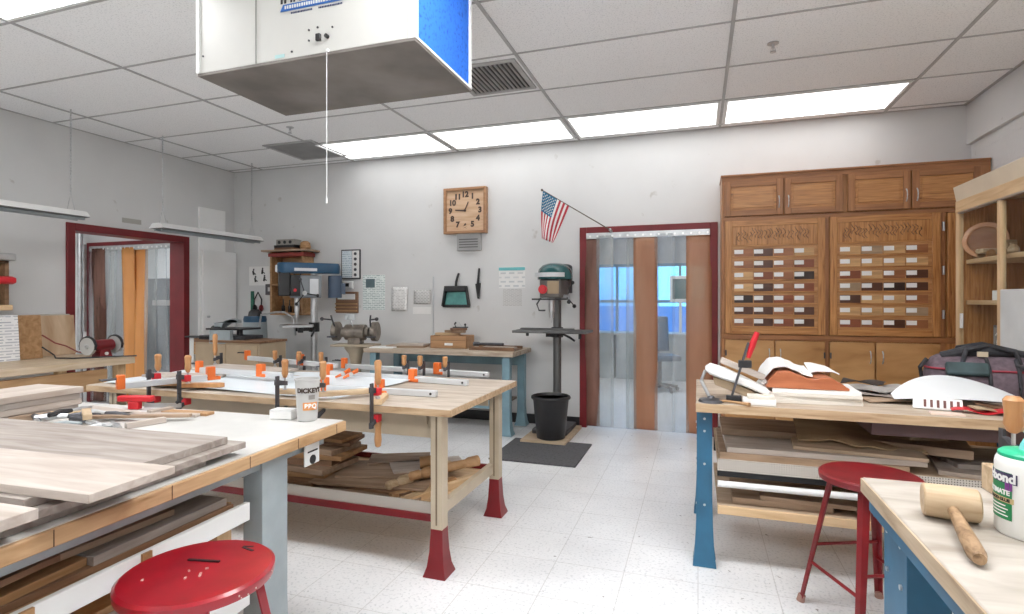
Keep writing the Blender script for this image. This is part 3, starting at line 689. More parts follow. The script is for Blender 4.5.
for r_ in range(9):
    for c_ in range(6 if r_ % 2 == 0 else 5):
        u = (r_+.9)/9.8*14/26; v = ((c_ if r_ % 2 == 0 else c_+.5)+.7)/6.4*11/26
        p = flagp(u, v); du = (flagp(u+.01, v)-p).normalized(); dv = (flagp(u, v+.01)-p).normalized(); nn = du.cross(dv)
        for sg in (-1, 1):
            pts = []
            for k in range(10):
                rr = .009 if k % 2 == 0 else .004; an = k*PI/5; pts.append(m.bm.verts.new(p+nn*sg*.0025+du*rr*math.cos(an)+dv*rr*math.sin(an)))
            m.bm.faces.new(pts)
m.build('stars', FW, t)

# left wall: sign, panels, shelf
a = at(122, 217, x=XL); b = at(141, 223, x=XL)
tag(MB().bb((XL, a.y, a.z-.055), (XL+.004, b.y, a.z-.005)).build('door_sign', printed('sign_grey', (.42, .41, .38), (.15, .15, .14), 3, .7, .15, 'YZ')), 'narrow grey sign on the wall over the red side doorway', 'sign')
t = thing('utility_panel', 'tall flush white panel on the side wall between red doorway and room corner', 'panel', (XL+.0005, 5.25, 0))
MB().bb((0, -.19, .10), (.03, .19, 2.41)).build('upper_cover', plain('panel_white', (.93, .94, .935), .4, var=.01), t, bevel=.003)
MB().bb((.03, -.16, .10), (.055, .34, 1.90)).build('lower_door', plain('panel_white', (.8,.8,.8)), t, bevel=.003)
MB().cyl((.055, -.1, 1.1), (.085, -.1, 1.1), .012).build('knob', STEEL, t)
t = thing('wall_shelf', 'open wooden box shelf on the side wall above the leaning panels', 'shelf', (XL, 2.68, 1.22))
m = MB(); m.bb((0, -.45, 0), (.30, .32, .03)); m.bb((0, .29, .03), (.28, .32, .40)); m.bb((0, -.45, .38), (.28, .32, .40)); m.bb((0, -.45, .03), (.015, .32, .38)); m.build('case', wood('shelf_walnut', (.18, .10, .05), (.30, .18, .10), 'Y', 3, 9, .5), t, bevel=.003)
MB().bb((.28, -.45, -.005), (.31, .33, .04)).build('front_lip', PINEY, t, bevel=.003)
tag(MB().bb((XL+.02, 2.38, 1.622), (XL+.34, 3.02, 1.68)).build('metal_tray', STEEL, None, bevel=.01), 'dented metal tray lying on top of the wall shelf', 'tray')
tag(MB().loft([[(XL+.31+.015*s_+e, y, 1.46+z) for e, z in ((0, -.035), (.05, -.02), (.05, .02), (0, .035))] for y, s_ in ((2.4, 0), (2.7, 1), (2.9, 2), (3.01, 0))]).build('red_sling', REDPAD, None, bevel=.01), 'bright red padded strap across the front of the wall shelf', 'strap')
tag(MB().bb((XL+.10, 2.78, 1.251), (XL+.25, 2.93, 1.35)).build('storage_tub', PAPER, None, bevel=.008), 'small white tub inside the wall shelf', 'tub')

# ------------------------------------------------------------------ benches
def uleg(mb, x, y, z0, z1, wx, wy, open_x=0, open_y=0, flare=1.5, fl_h=.22, th=.004):
    """a folded sheet-steel bench leg: U-shaped section that flares out towards its foot"""
    def sec(z, k, sh=0):
        a, b = wx/2*k, wy/2*k
        if open_x:      # U opening towards +-x
            o, i = -open_x*a, open_x*a; t = -open_x*th
            p = [(o, -b), (i, -b), (i, -b+th), (o-t, -b+th), (o-t, b-th), (i, b-th), (i, b), (o, b)]
        else:
            o, i = -open_y*b, open_y*b; t = -open_y*th
            p = [(-a, o), (-a, i), (-a+th, i), (-a+th, o-t), (a-th, o-t), (a-th, i), (a, i), (a, o)]
        return [(x+px, y+py, z) for px, py in p]
    secs = [(z0, flare), (z0+.004, flare), (z0+fl_h*.22, 1+(flare-1)*.50), (z0+fl_h*.55, 1+(flare-1)*.18), (z0+fl_h, 1.0), (z1, 1.0)]
    secs = [q for q in secs if q[0] <= z1]
    mb.loft([sec(z, k) for z, k in secs]); return mb
def bolts(mb, pts, r=.006, ax='x', s=-1):
    for p in pts:
        q = Vector(p); e = Vector((s*.004, 0, 0)) if ax == 'x' else Vector((0, s*.004, 0))
        mb.cyl(q, q+e, r, seg=8)
    return mb

_a0 = set(bpy.data.objects)
# bench A: white topped bench at the near left
t = thing('workbench', 'white topped workbench with grey steel legs carrying the grey boards and paper cup', 'workbench', (-2.2, 1.1, 0))
ox, oy = -2.2, 1.1
def rel(a): return (a[0]-ox, a[1]-oy, a[2])
A0, A1 = (-3.02, .15), (-1.39, 1.97)
MB().bb(rel((A0[0], A0[1], .757)), rel((A1[0], A1[1], .797))).build('top_core', EDGE, t, bevel=.003)
LAM = plain('white_laminate', (.60, .595, .575), .4, var=.10, vs=5)
MB().bb(rel((A0[0]+.004, A0[1]+.004, .797)), rel((A1[0]-.012, A1[1]-.004, .8))).build('laminate', LAM, t)
m = MB()
for y in (.55, .83, 1.13, 1.42, 1.66, 1.9): m.box((A1[0]-ox+.0008, y-oy, .778), (.0016, .002, .038))
m.build('edge_joint', plain('joint_dark', (.16, .09, .05), .6), t)
for x, s_ in ((A1[0]-.09, -1), (A0[0]+.09, 1)):
    for y in (1.60, .35):
        m = uleg(MB(), x-ox, y-oy, .001, .757, .08, .13, open_x=s_, flare=1.25); m.build('leg', GREYP, t, bevel=.002)
MB().bb(rel((A1[0]-.14, .2, .715)), rel((A1[0]-.06, 1.9, .757))).build('top_rail', GREYP, t)
MB().bb(rel((A0[0]+.06, .2, .715)), rel((A0[0]+.14, 1.9, .757))).build('top_rail', GREYP, t)
# outlet plate next to the leg
o = MB().bb((-.004, -.045, -.04), (.004, .045, .045)).build('outlet_plate', WHITE, t, loc=rel((A1[0]-.045, 1.80, .70)), bevel=.003)
m = MB(); m.bb((.004, -.03, .01), (.006, .03, .016)); m.cyl((.004, 0, -.02), (.007, 0, -.02), .018, seg=12); m.build('marking', BLACK, o)

# rack of boards beneath bench A
t = thing('board_rack', 'wooden rack with white fronted trays of boards under the white topped bench', 'rack', (-2.1, .95, 0)); ox, oy = -2.1, .95
for z in (.10, .33, .565): 
    MB().bb(rel((-2.75, .40, z)), rel((-1.47, 1.47, z+.02))).build('shelf', PINE, t)
for z in (.28, .565): 
    MB().bb(rel((-1.47, .38, z-.005)), rel((-1.452, 1.49, z+.055))).build('tray_front', WHITE, t, bevel=.002)
for y in (.52, .80, 1.09): MB().bb(rel((-1.452, y, .560)), rel((-1.444, y+.028, .620))).build('joint_block', HONEY, t)
for x in (-2.7, -1.53):
    for y in (.43, 1.44): MB().bb(rel((x-.02, y-.03, 0)), rel((x+.02, y+.03, .69 if x < -2 else .62))).build('post', PINEZ, t)
def boards(spec, name='board', cat='board', group=None):
    """spec rows: centre x, y, bottom z, length, width, thickness, turn (deg), material, label"""
    for (x, y, z, l, w, th, a, mt, lb) in spec:
        tag(MB().bb((-l/2, -w/2, 0), (l/2, w/2, th)).build(name, mt, None, (x, y, z), (0, 0, R(a)), bevel=.0015), lb, cat, group)
k1 = 'in the upper tray under the white bench'
boards([
 (-1.56, .80, .5855, .75, .17, .018, 90, HONEY, 'long honey board lowest '+k1),
 (-1.60, .95, .604, 1.02, .19, .018, 88, WALN, 'long walnut board '+k1),
 (-1.59, .75, .6225, .60, .16, .020, 93, HONEY, 'short orange toned board second from top '+k1),
 (-1.60, 1.22, .6225, .44, .20, .024, 90, GREYB, 'grey plank at the far end '+k1),
 (-1.63, .88, .647, .80, .14, .018, 87, TANB, 'tan board near the top '+k1),
 (-1.56, .68, .6655, .50, .12, .016, 94, WALN, 'thin dark strip topmost '+k1),
 (-1.66, 1.28, .6655, .40, .14, .02, 84, HONEY, 'thick amber offcut topmost, far end, '+k1)])
k2 = 'in the middle tray under the white bench'
boards([
 (-1.60, .90, .3505, 1.0, .20, .022, 90, WALN, 'wide dark board lowest '+k2),
 (-1.58, 1.02, .373, .80, .16, .02, 92, HONEY, 'amber board second lowest '+k2),
 (-1.60, .88, .3935, .95, .18, .02, 88, TANB, 'tan board in mid height '+k2),
 (-1.57, 1.08, .414, .70, .14, .025, 91, WALN, 'dark thick strip '+k2),
 (-1.62, .95, .4395, .86, .18, .02, 93, PALEB, 'pale board near the top '+k2),
 (-1.60, 1.10, .460, .62, .13, .02, 86, HONEY, 'honey strip topmost '+k2)])
# boards on top of bench A
boards([
 (-2.02, .74, .8005, 1.17, 1.10, .020, 0, GREYB, 'wide grey plywood board lowest of the pile on the white topped bench'),
 (-2.01, .80, .8210, 1.19, 1.26, .020, 0, GREYB, 'wide grey board second from the bottom on the white topped bench'),
 (-2.03, 1.10, .8415, 1.16, .58, .022, 0, GREYB, 'smooth grey brown board with a sawn edge pointing toward the paper cup'),
 (-2.00, .70, .8415, 1.28, .16, .024, 0, PALEB, 'narrow pale plank poking out beneath the pale pair of boards'),
 (-1.885, .935, .8640, 1.20, .215, .020, 0, PALEB, 'pale cream board topmost of the pile on the white topped bench')], 'plywood_board')
for i in range(4):
    boards([(-2.83+.008*i, 1.15+.012*(i % 2), .8005+.0265*i, 1.34, .30-.006*i, .026, 90, [GREYB, PALEB, GREYB, PALEB][i], '%s plank in the plank stack behind the grey boards, %s' % (('grey', 'pale', 'grey', 'pale')[i], ('at the bottom', 'second from the bottom', 'third from the bottom', 'topmost')[i]))], 'plank', 'plank')

SETA = set(bpy.data.objects)-_a0
# bench B: big central bench
ox, oy = -2.2, 2.8
t = thing('workbench', 'large central workbench with beige and red steel legs covered in clamped panels', 'workbench', (ox, oy, 0))
B0, B1 = (-3.42, 2.30), (-1.07, 3.27)
MB().bb(rel((B0[0], B0[1], .764)), rel((B1[0], B1[1], .80))).build('table_top', [TOPW], t, bevel=.003)
m = MB(); m.bb(rel((B0[0], B0[1]-.003, .766)), rel((B1[0], B1[1]-.93, .797))); m.bb(rel((B1[0]-.02, B0[1], .766)), rel((B1[0]+.003, B1[1], .797))); m.build('edge_band', EDGEX, t)
for x, s_ in ((-1.165, -1), (-3.28, 1)):
    for y in (2.385, 3.16):
        l_ = uleg(MB(), x-ox, y-oy, .22, .764, .060, .062, open_x=s_, flare=1.0).build('leg', BEIGE, t, bevel=.0015)
        MB().bb((x-ox-.004, y-oy-.0325, .24), (x-ox+.004, y-oy-.030, .75)).build('leg_slot', plain('slot_brown', (.20, .15, .10), .6), l_)
        uleg(MB(), x-ox, y-oy, .001, .22, .062, .064, open_x=s_, flare=1.85, fl_h=.2).build('foot', RED, l_, bevel=.0015)
MB().bb(rel((-3.25, 2.425, .63)), rel((-1.20, 2.435, .757))).build('apron', BEIGE, t, bevel=.002)
MB().bb(rel((-3.25, 3.12, .66)), rel((-1.20, 3.13, .757))).build('apron', BEIGE, t, bevel=.002)
MB().prism([rel((-1.24, 2.40, .757)), rel((-1.33, 2.40, .757)), rel((-1.24, 2.40, .70))], (0, 0, 0), (0, .01, 0)).build('gusset', BEIGE, t)
def perforated():
    m, nt, b = new_mat('perforated_zinc')
    v = obj_coord(nt, (95, 95, 95), False); vo = N(nt, 'ShaderNodeTexVoronoi'); vo.inputs['Scale'].default_value = 1; vo.inputs['Randomness'].default_value = .15; nt.links.new(v, vo.inputs[0])
    r = ramp(nt, vo.outputs['Distance'], [(.26, (.16, .14, .12)), (.34, (.52, .48, .43))]); nt.links.new(r.outputs[0], b.inputs['Base Color']); b.inputs['Roughness'].default_value = .5
    return m
PERF = perforated()
MB().bb(rel((-3.24, 2.42, .262)), rel((-1.22, 3.14, .27))).build('lower_shelf', PINE, t)
MB().bb(rel((-3.24, 2.405, .27)), rel((-1.21, 2.412, .325))).build('tray_edge', PERF, t)
MB().bb(rel((-3.26, 2.395, .235)), rel((-1.20, 2.415, .270))).build('rail', RED, t, bevel=.002)
MB().bb(rel((-3.26, 3.14, .235)), rel((-1.20, 3.16, .300))).build('rail', RED, t, bevel=.002)
MB().bb(rel((-1.20, 2.42, .255)), rel((-1.17, 3.13, .315))).build('end_rail', BEIGE, t, bevel=.002)
kb = 'on the central bench shelf'
boards([
 (-1.75, 2.60, .2705, .80, .24, .018, 3, TANB, 'long tan board flat at the front '+kb),
 (-1.72, 2.68, .289, .62, .30, .016, -4, WALN, 'dark walnut board under the wide sheet '+kb),
 (-1.70, 2.73, .3055, .66, .40, .012, 8, TANB, 'wide thin tan sheet across the middle '+kb),
 (-1.66, 2.82, .318, .60, .30, .012, 18, TANB, 'turned thin tan sheet above the wide one '+kb),
 (-1.50, 2.92, .3305, .42, .20, .012, 38, PALEB, 'small light panel angled towards the leg '+kb),
 (-1.72, 2.98, .3305, .36, .20, .012, 25, TANB, 'small tan panel behind the wide sheets '+kb),
 (-2.25, 2.62, .2705, .55, .30, .045, 2, WALN, 'thick dark board bottom of the left-hand stack '+kb),
 (-2.22, 2.66, .316, .52, .26, .025, 6, HONEY, 'amber board, second of the tall stack '+kb),
 (-2.20, 2.70, .3415, .56, .30, .03, -5, TANB, 'tan board in the middle of the tall stack '+kb),
 (-2.20, 2.70, .372, .50, .26, .03, 8, WALN, 'dark board in the middle of the tall stack '+kb),
 (-2.16, 2.74, .4025, .55, .28, .025, 3, HONEY, 'wide honey board of the tall stack '+kb),
 (-2.15, 2.76, .428, .46, .24, .03, -8, TANB, 'upper tan board of the tall stack '+kb),
 (-2.13, 2.78, .4585, .44, .22, .02, 12, WALN, 'short dark board near the top of the tall stack '+kb),
 (-2.13, 2.80, .479, .40, .20, .02, -2, HONEY, 'topmost honey offcut of the tall stack '+kb),
 (-2.85, 2.75, .2705, .50, .5, .12, 0, WALN, 'thick dark timber at the far end '+kb),
 (-2.80, 2.75, .391, .46, .4, .08, 4, TANB, 'pale brown timber on the thick dark one '+kb)])
tag(MB().bb((-.26, -.03, 0), (.26, .03, .03)).build('square_stick', PINE, None, (-1.31, 2.72, .2705), (0, 0, R(68)), bevel=.002), 'square pine stick lying along the end rail '+kb, 'stick')
tag(MB().bb((-.20, -.02, 0), (.20, .02, .02)).build('square_stick', HONEY, None, (-1.39, 2.66, .2705+.019), (0, 0, R(60)), bevel=.002), 'thin amber stick beside the turned legs '+kb, 'stick')
TL = [(.012, 0), (.024, .01), (.026, .06), (.018, .07), (.030, .09), (.030, .14), (.020, .17), (.026, .26), (.022, .34), (.03, .36), (.03, .42)]
for i, (x, y, z, a, lb) in enumerate(((-1.43, 2.56, .322, 62, 'turned table leg lying nearest the front '), (-1.35, 2.70, .352, 50, 'turned table leg lying across the sticks '))):
    tag(MB().lathe([(r_, h_) for r_, h_ in TL], (0, 0, 0), (math.cos(R(a)), math.sin(R(a)), .06), 16).build('turned_leg_blank', HONEY if i else MAPLE, None, (x-.12, y-.02-.04*i, z)), lb+kb, 'turned leg')
tag(MB().cyl((0, 0, 0), (.09, .05, .005), .035, .035, 18).build('turned_block', HONEY, None, (-1.50, 2.82, .375)), 'short round honey coloured block '+kb, 'wood block')

# sheet draped on bench B and glued panels
def shp(u, v):
    x = -3.36+1.62*u; y = 2.36+.80*v
    return (x+.10*v*u, y, .8045+.006*math.sin(5*u+3*v)+.004*math.sin(11*v+u*4)+.005)
tag(MB().sheet(shp, 24, 12, .002).build('plastic_sheet', plain('sheet_white', (.74, .80, .84), .35, var=.02)), 'white plastic sheet spread over the cluttered half of the central bench', 'sheet')
# panels being glued (lie under the bar clamps)
boards([(-2.98, 3.03, .816, .72, .30, .014, -4, PALEB, 'pale glued panel beneath the long bar clamps on the white sheet'),
        (-3.08, 2.66, .816, .50, .14, .014, 6, PALEB, 'narrow pale board near the bench front on the white sheet')], 'glued_panel', 'panel')

# ---- clamps
def bar_clamp(px0, py0, px1, py1, zb, slider, label, zlift=.0, head=True, both=False):
    a, b = at(px0, py0, z=zb+.016), at(px1, py1, z=zb+.016)
    L = (b-a).length; ang = math.atan2(b.y-a.y, b.x-a.x)
    t = thing('bar_clamp', label, 'bar clamp', (a.x, a.y, zb), ang, 'long aluminium bar clamps on the central bench')
    m = MB(); m.bb((0, -.014, 0), (L, .014, .034)); m.build('bar', ALU, t, bevel=.004)
    MB().cyl((L-.03, -.016, .017), (L-.03, .016, .017), .007, seg=10).build('end_hole', BLACK, t)
    if head:
        m = MB(); m.bb((-.025, -.018, .0), (.012, .018, .075)); m.build('fixed_jaw', ORANGE, t, bevel=.005)
        MB().cyl((-.02, 0, .055), (-.09, 0, .055), .006, seg=8).cyl((-.09, -.03, .055), (-.09, .03, .055), .004, seg=8).build('screw', DARKST, t)
    m = MB(); s0 = slider*L; m.bb((s0-.022, -.020, -.0), (s0+.022, .020, .078)); m.bb((s0+.012, -.022, .0), (s0+.05, .022, .02))
    m.build('sliding_jaw', ORANGE, t, bevel=.005)
    return t
bar_clamp(248, 358, 337, 366, .832, .62, 'aluminium bar clamp with orange jaws, farthest one beside the tan cupboard')
bar_clamp(200, 370, 292, 376, .832, .68, 'aluminium bar clamp, second from the tan cupboard across the pale glued panel')
bar_clamp(122, 386, 213, 377, .832, .97, 'aluminium bar clamp slanting beside the red padded clamps at the hall end')
bar_clamp(345, 366, 489, 375, .801, .67, 'aluminium bar clamp, rear one of three at the bare end of the central bench')
bar_clamp(330, 373, 468, 383, .801, .63, 'aluminium bar clamp, middle one of three at the bare end of the central bench')
bar_clamp(326, 388, 437, 394, .801, .50, 'aluminium bar clamp, front one of three at the bare end of the central bench')

def f_clamp(x, y, zt, label, below=.10, hl=.13, pads=False, lower_handle=False, rz=0, bar_side=1, gap=.05, inward=1, dx=0, scr=.07, fat=1):
    """steel F clamp: flat bar, two jaws, a screw with a turned wooden handle above"""
    t = thing('hand_clamp', label, 'clamp', (x, y, zt), rz, None)
    ty = -inward*.055        # bar stands outside of the edge
    MB().bb((-.004, ty-.011, -below), (.004, ty+.011, .085)).build('bar', DARKST, t)
    m = MB(); m.prism([(-.008, ty-.014, .040), (-.008, ty-.014, .068), (-.008, inward*.012, .052), (-.008, inward*.012, .030)], (0, 0, 0), (.016, 0, 0)); m.build('upper_jaw', DARKST, t, bevel=.002)
    m = MB(); m.prism([(-.008, ty-.014, -below), (-.008, ty-.014, -below+.028), (-.008, inward*.012, -gap), (-.008, inward*.012, -gap-.014)], (0, 0, 0), (.016, 0, 0)); m.build('lower_jaw', DARKST, t, bevel=.002)
    m = MB(); m.cyl((0, 0, .012), (0, 0, scr+.005), .005, seg=8); m.cyl((0, 0, .004), (0, 0, .014), .012, seg=12); m.build('screw', STEEL, t)
    MB().lathe([(.006*fat, scr), (.011*fat, scr+.005), (.017*fat, scr+hl*.25), (.015*fat, scr+hl*.5), (.018*fat, scr+hl*.9), (.012*fat, scr+hl)], seg=14).build('handle', HANDLE, t)
    if pads:
        MB().box((.002, -.012*inward, .040), (.034, .036, .036)).build('jaw_cap', REDPAD, t, bevel=.004); MB().box((.002, -.012*inward, -gap-.012), (.034, .036, .036)).build('jaw_cap', REDPAD, t, bevel=.004)
    if lower_handle:
        MB().cyl((0, 0, -gap-.06), (0, 0, -gap-.03), .005, seg=8).build('lower_screw', STEEL, t)
        MB().lathe([(.006, -.205-gap+.05), (.014, -.20-gap+.05), (.018, -.17-gap+.05), (.014, -.12-gap+.05), (.017, -.09-gap+.05), (.010, -.07-gap+.05)], seg=14).build('lower_handle', HANDLE, t)
    return t
EY0 = B0[1]+.03
near = [(158, .83, 'wooden handled clamp over the near bench edge, the one closest to the hall doorway', True),
        (188, .83, 'wooden handled clamp over the near bench edge beside the second red padded caul', True),
        (285, .83, 'wooden handled clamp standing just beyond the small white box', False),
        (323, .83, 'wooden handled clamp just behind the paper cup', False),
        (378, .82, 'wooden handled clamp with bright red pads gripping the near edge of the central bench', True)]
for px, zt, lb, pads in near:
    q = at(px, 395, y=EY0)
    f_clamp(q.x, EY0, zt, lb, pads=pads, lower_handle=(px == 378), gap=.075, below=.13, hl=.12 if px == 378 else .095)
far = [(275, 'wooden handled clamp at the far bench edge before the tan cupboard corner'), (299, 'wooden handled clamp at the far bench edge, between two others by the grinder pedestal'), (321, 'wooden handled clamp at the far bench edge next to the blue drill column'),
       (404, 'wooden handled clamp at the far bench edge under the back bench, nearest the pedestal'), (420, 'wooden handled clamp at the far bench edge, middle one under the back bench'), (445, 'wooden handled clamp at the far bench edge below the wooden scrap box')]
for px, lb in far:
    q = at(px, 360, y=B1[1]-.03)
    f_clamp(q.x, B1[1]-.03, .812, lb, inward=-1, gap=.06, below=.11, hl=.07, scr=.055)
q = at(161, 352, y=B1[1]-.03); f_clamp(-3.38, 3.18, .82, 'tall wooden handled clamp at the far corner of the central bench before the hall doorway', inward=-1, hl=.16)
# cauls pressed by the near clamps (under the screw pads)
for i, (px, l, a, mt, lb) in enumerate(((158, .24, 14, HONEY, 'light wooden caul under the clamp nearest the hall doorway'), (188, .24, 22, HANDLE, 'orange wooden caul under the second red padded clamp'), (285, .16, 8, MAPLE, 'short square wooden block clamped just beyond the small white box'),
                                       (323, .30, 42, MAPLE, 'tapered wooden caul angled behind the paper cup'), (378, .22, 112, PINE, 'wooden caul under the bright red padded clamp'))):
    q = at(px, 395, y=EY0)
    z = .8165 if px < 200 else .8165
    dy = .06
    tag(MB().prism([(-l/2, -.022, 0), (l/2-.03, -.022, 0), (l/2, 0, 0), (l/2-.03, .022, 0), (-l/2, .022, 0)], (0, 0, 0), (0, 0, .024)).build('clamping_caul', mt, None, (q.x+.5*(l-.1)*math.cos(R(a)), EY0+.01+.5*(l-.1)*math.sin(R(a)), .8005 if px == 378 else .8165), (0, 0, R(a)), bevel=.003), lb, 'wooden caul')
# little orange spring clamps
for dx, lb in ((0, 'small orange spring clamp lying left of its twin on the central bench'), (.06, 'small orange spring clamp lying right of its twin on the central bench')):
    q = at(342, 380, z=.80)
    t = thing('spring_clamp', lb, 'spring clamp', (q.x+dx, q.y+.03, .801), .3+dx*5)
    m = MB(); m.tube([(-.06, 0, .012), (-.02, .006, .03), (.03, .02, .05)], [.006, .010, .008], 8); m.tube([(-.06, .02, .012), (-.02, .014, .03), (.03, 0, .065)], [.006, .010, .008], 8); m.build('jaws', ORANGE, t)
    MB().cyl((-.012, -.004, .034), (-.012, .026, .034), .013, seg=12).build('spring', STEEL, t)

_a0 = set(bpy.data.objects)
# small white box, cup on bench A
t = thing('soap_box', 'small white cardboard box beside the paper cup on the bench corner', 'box', (-1.66, 1.925, .801), .12)
MB().bb((-.05, -.03, 0), (.05, .03, .035)).build('carton', PAPER, t, bevel=.003); MB().bb((-.049, -.031, .035), (.049, .031, .039)).build('lid', WHITE, t, bevel=.001)
cp = at(308, 420, z=.80)
t = thing('drink_cup', 'tall grey paper cup with brown and orange lettering on the bench corner', 'cup', (cp.x, cp.y, .801))
CUPM = plain('cup_grey', (.52, .52, .51), .45, var=.05)
MB().lathe([(.036, 0), (.039, .004), (.0395, .01), (.049, .166), (.0515, .168), (.0515, .173), (.048, .173), (.036, .012), (0, .012)], seg=32).build('body', CUPM, t)
ac = math.atan2(-cp.y, -cp.x)
BR = plain('cup_brown', (.05, .03, .02), .5)
text("DICKEY'S", .026, BR, 'lettering', t, (0, 0, .128), wrap=(.0478, ac+.15), bold=.0012)
m = MB()
def band(mb, r0, r1, z0, z1, a0, a1, th=.0012, n=12):
    A = [(math.cos(a0+(a1-a0)*k/n), math.sin(a0+(a1-a0)*k/n)) for k in range(n+1)]
    for (c, s_), (c2, s2) in zip(A, A[1:]):
        v = [mb.bm.verts.new(p) for p in ((c*r0, s_*r0, z0), (c2*r0, s2*r0, z0), (c2*r1, s2*r1, z1), (c*r1, s_*r1, z1))]
        mb.bm.faces.new(v).material_index = mb.mi
band(m, .0441, .0455, .048, .080, ac-.45, ac+.9); m.build('orange_panel', plain('cup_orange', (.80, .33, .10), .5), t)
text('BBQ', .026, PAPER, 'lettering', t, (0, 0, .064), wrap=(.0455, ac+.25), bold=.001)
m = MB(); band(m, .0464, .0472, .092, .110, ac+.05, ac+.62); m.build('small_panel', plain('cup_block', (.30, .28, .26), .5), t)

# hand tools heap on bench A
tools = [(-2.42, 1.50, 20, .26, BLACK, 'black handled pliers nearest the grey boards in the tool heap'), (-2.30, 1.58, -10, .24, DARKST, 'dark steel rasp in the tool heap on the white bench'),
         (-2.46, 1.62, 40, .22, STEEL, 'shiny steel plane iron in the tool heap on the white bench'), (-2.22, 1.52, 60, .20, BLACK, 'black handled screwdriver in the tool heap on the white bench'),
         (-2.52, 1.54, -30, .25, DARKST, 'dark steel wrench in the tool heap on the white bench'), (-2.36, 1.70, 5, .24, STEEL, 'bright steel clamp bar in the tool heap on the white bench')]
for i, (x, y, a, l, mt, lb) in enumerate(tools):
    t = thing('hand_tool', lb, 'tool', (x, y, .802+.006*(i % 3)), R(a))
    MB().tube([(-l/2, 0, .012), (-l/4, .004, .014), (0, 0, .012)], [.010, .014, .009], 8).build('handle', mt, t)
    if i in (0, 4): MB().tube([(-l/2, .05, .012), (-l/4, .025, .014), (0, 0, .012)], [.010, .013, .009], 8).build('handle', mt, t)
    m = MB(); m.tube([(0, 0, .012), (l*.2, 0, .012), (l/2, -.004, .010)], [.009, .012, .005], 8)
    if i in (2, 5): m.bb((0, -.018, .006), (l*.5, .018, .011))
    m.build('blade', STEEL if mt is not STEEL else DARKST, t)
tag(MB().sheet(lambda u, v: (-2.60+.42*u, 1.34+.16*v, .8028+.004*math.sin(6*u+2*v)), 8, 4, .001).build('leaflet', plain('leaflet_blue', (.66, .76, .82), .6)), 'pale blue sheet of paper under the tool heap', 'paper')
for i, (x, y, a, l, w, mt, lb) in enumerate(((-2.28, 1.80, 12, .50, .04, PALEB, 'long thin pale offcut along the far edge of the white topped bench'), (-2.20, 1.72, 20, .40, .03, TANB, 'thin tan stick by the far edge of the white topped bench'), (-2.50, 1.82, -8, .34, .06, PALEB, 'pale scrap behind the tool heap'), (-2.16, 1.88, 4, .30, .05, HONEY, 'honey coloured scrap at the far edge of the white topped bench'))):
    boards([(x, y, .8005+.013*(i == 1), l, w, .012, a, mt, lb)], 'wood_offcut', 'offcut')
ex = [(-2.10, 1.66, 70, .14, .025, PALEB, 'short pale peg beside the tool heap nearest the white laminate'), (-2.36, 1.62, -35, .16, .03, MAPLE, 'light wedge lying on the tool heap'),
      (-2.58, 1.70, 25, .15, .03, PINE, 'short pine block behind the tool heap'), (-2.25, 1.86, 80, .10, .03, PALEB, 'tiny pale block at the far edge beyond the tool heap'), (-2.66, 1.60, 60, .12, .05, TANB, 'small tan block next to the plank stack end'),
      (-2.44, 1.44, -15, .12, .02, MAPLE, 'small maple dowel piece nearest the grey boards')]
for i, (x, y, a, l, w, mt, lb) in enumerate(ex): boards([(x, y, .816+.012*(i % 2) if i in (1,) else .8005, l, w, .022, a, mt, lb)], 'wood_offcut', 'offcut')
for i, (x, y, a, lb) in enumerate(((-2.16, 1.58, 150, 'chrome handled wrench at the open end of the tool heap'), (-2.34, 1.48, 200, 'grey handled cutter at the near side of the tool heap'), (-2.50, 1.66, 100, 'black handled chisel pointing at the plank stack'))):
    t = thing('hand_tool', lb, 'tool', (x, y, .806+.01*i), R(a))
    MB().tube([(-.10, 0, .012), (-.05, .003, .014), (0, 0, .012)], [.009, .013, .009], 8).build('handle', [STEEL, GREYP, BLACK][i], t); MB().tube([(0, 0, .012), (.05, 0, .012), (.10, 0, .008)], [.006, .008, .004], 8).build('blade', STEEL, t)
t = thing('quick_clamp', 'red quick clamp lying beyond the tool heap on the white topped bench', 'clamp', (-2.45, 1.90, .801), .25)
m = MB(); m.bb((-.07, -.016, .035), (.09, .016, .062)); m.build('body', REDPAD, t, bevel=.006); MB().bb((-.02, -.014, .0), (.03, .014, .036)).build('trigger', REDPAD, t, bevel=.004); MB().bb((.05, -.004, .008), (.22, .004, .028)).build('bar', STEEL, t)
MB().tube([(.20, 0, .03), (.22, 0, .05), (.21, 0, .075)], .009, 8).build('fixed_jaw', BLACK, t)

SETA |= set(bpy.data.objects)-_a0
# the near bench and all it carries stand a touch askew in the room
_M = Matrix.Translation((-1.39, 1.97, 0)) @ Matrix.Rotation(R(2.6), 4, 'Z') @ Matrix.Translation((1.39, -1.97, 0))
for o in SETA:
    if o.parent is None: o.matrix_basis = _M @ o.matrix_basis
# ------------------------------------------------------------------ sharpening bench D along the side wall
ox, oy = -5.15, 2.7
t = thing('side_bench', 'thick topped wooden bench along the side wall carrying the red grinder', 'workbench', (ox, oy, 0))
MB().bb(rel((XL+.005, 1.6, .745)), rel((-4.70, 3.57, .80))).build('bench_top', wood('side_top', (.50, .38, .25), (.66, .54, .40), 'Y', 3, 8, .5), t, bevel=.004)
MB().bb(rel((-4.76, 1.6, .55)), rel((-4.73, 3.35, .72))).build('apron', wood('side_apron', (.36, .20, .09), (.50, .31, .16), 'Y', 3, 8, .5), t, bevel=.003)
for x in (-4.80, -5.55):
    for y in (3.50, 1.9): MB().bb(rel((x-.035, y-.035, 0)), rel((x+.035, y+.035, .745))).build('leg', PINEZ, t, bevel=.003)
MB().bb(rel((-5.5, 3.48, .2)), rel((-4.85, 3.52, .28))).build('stretcher', PINE, t)
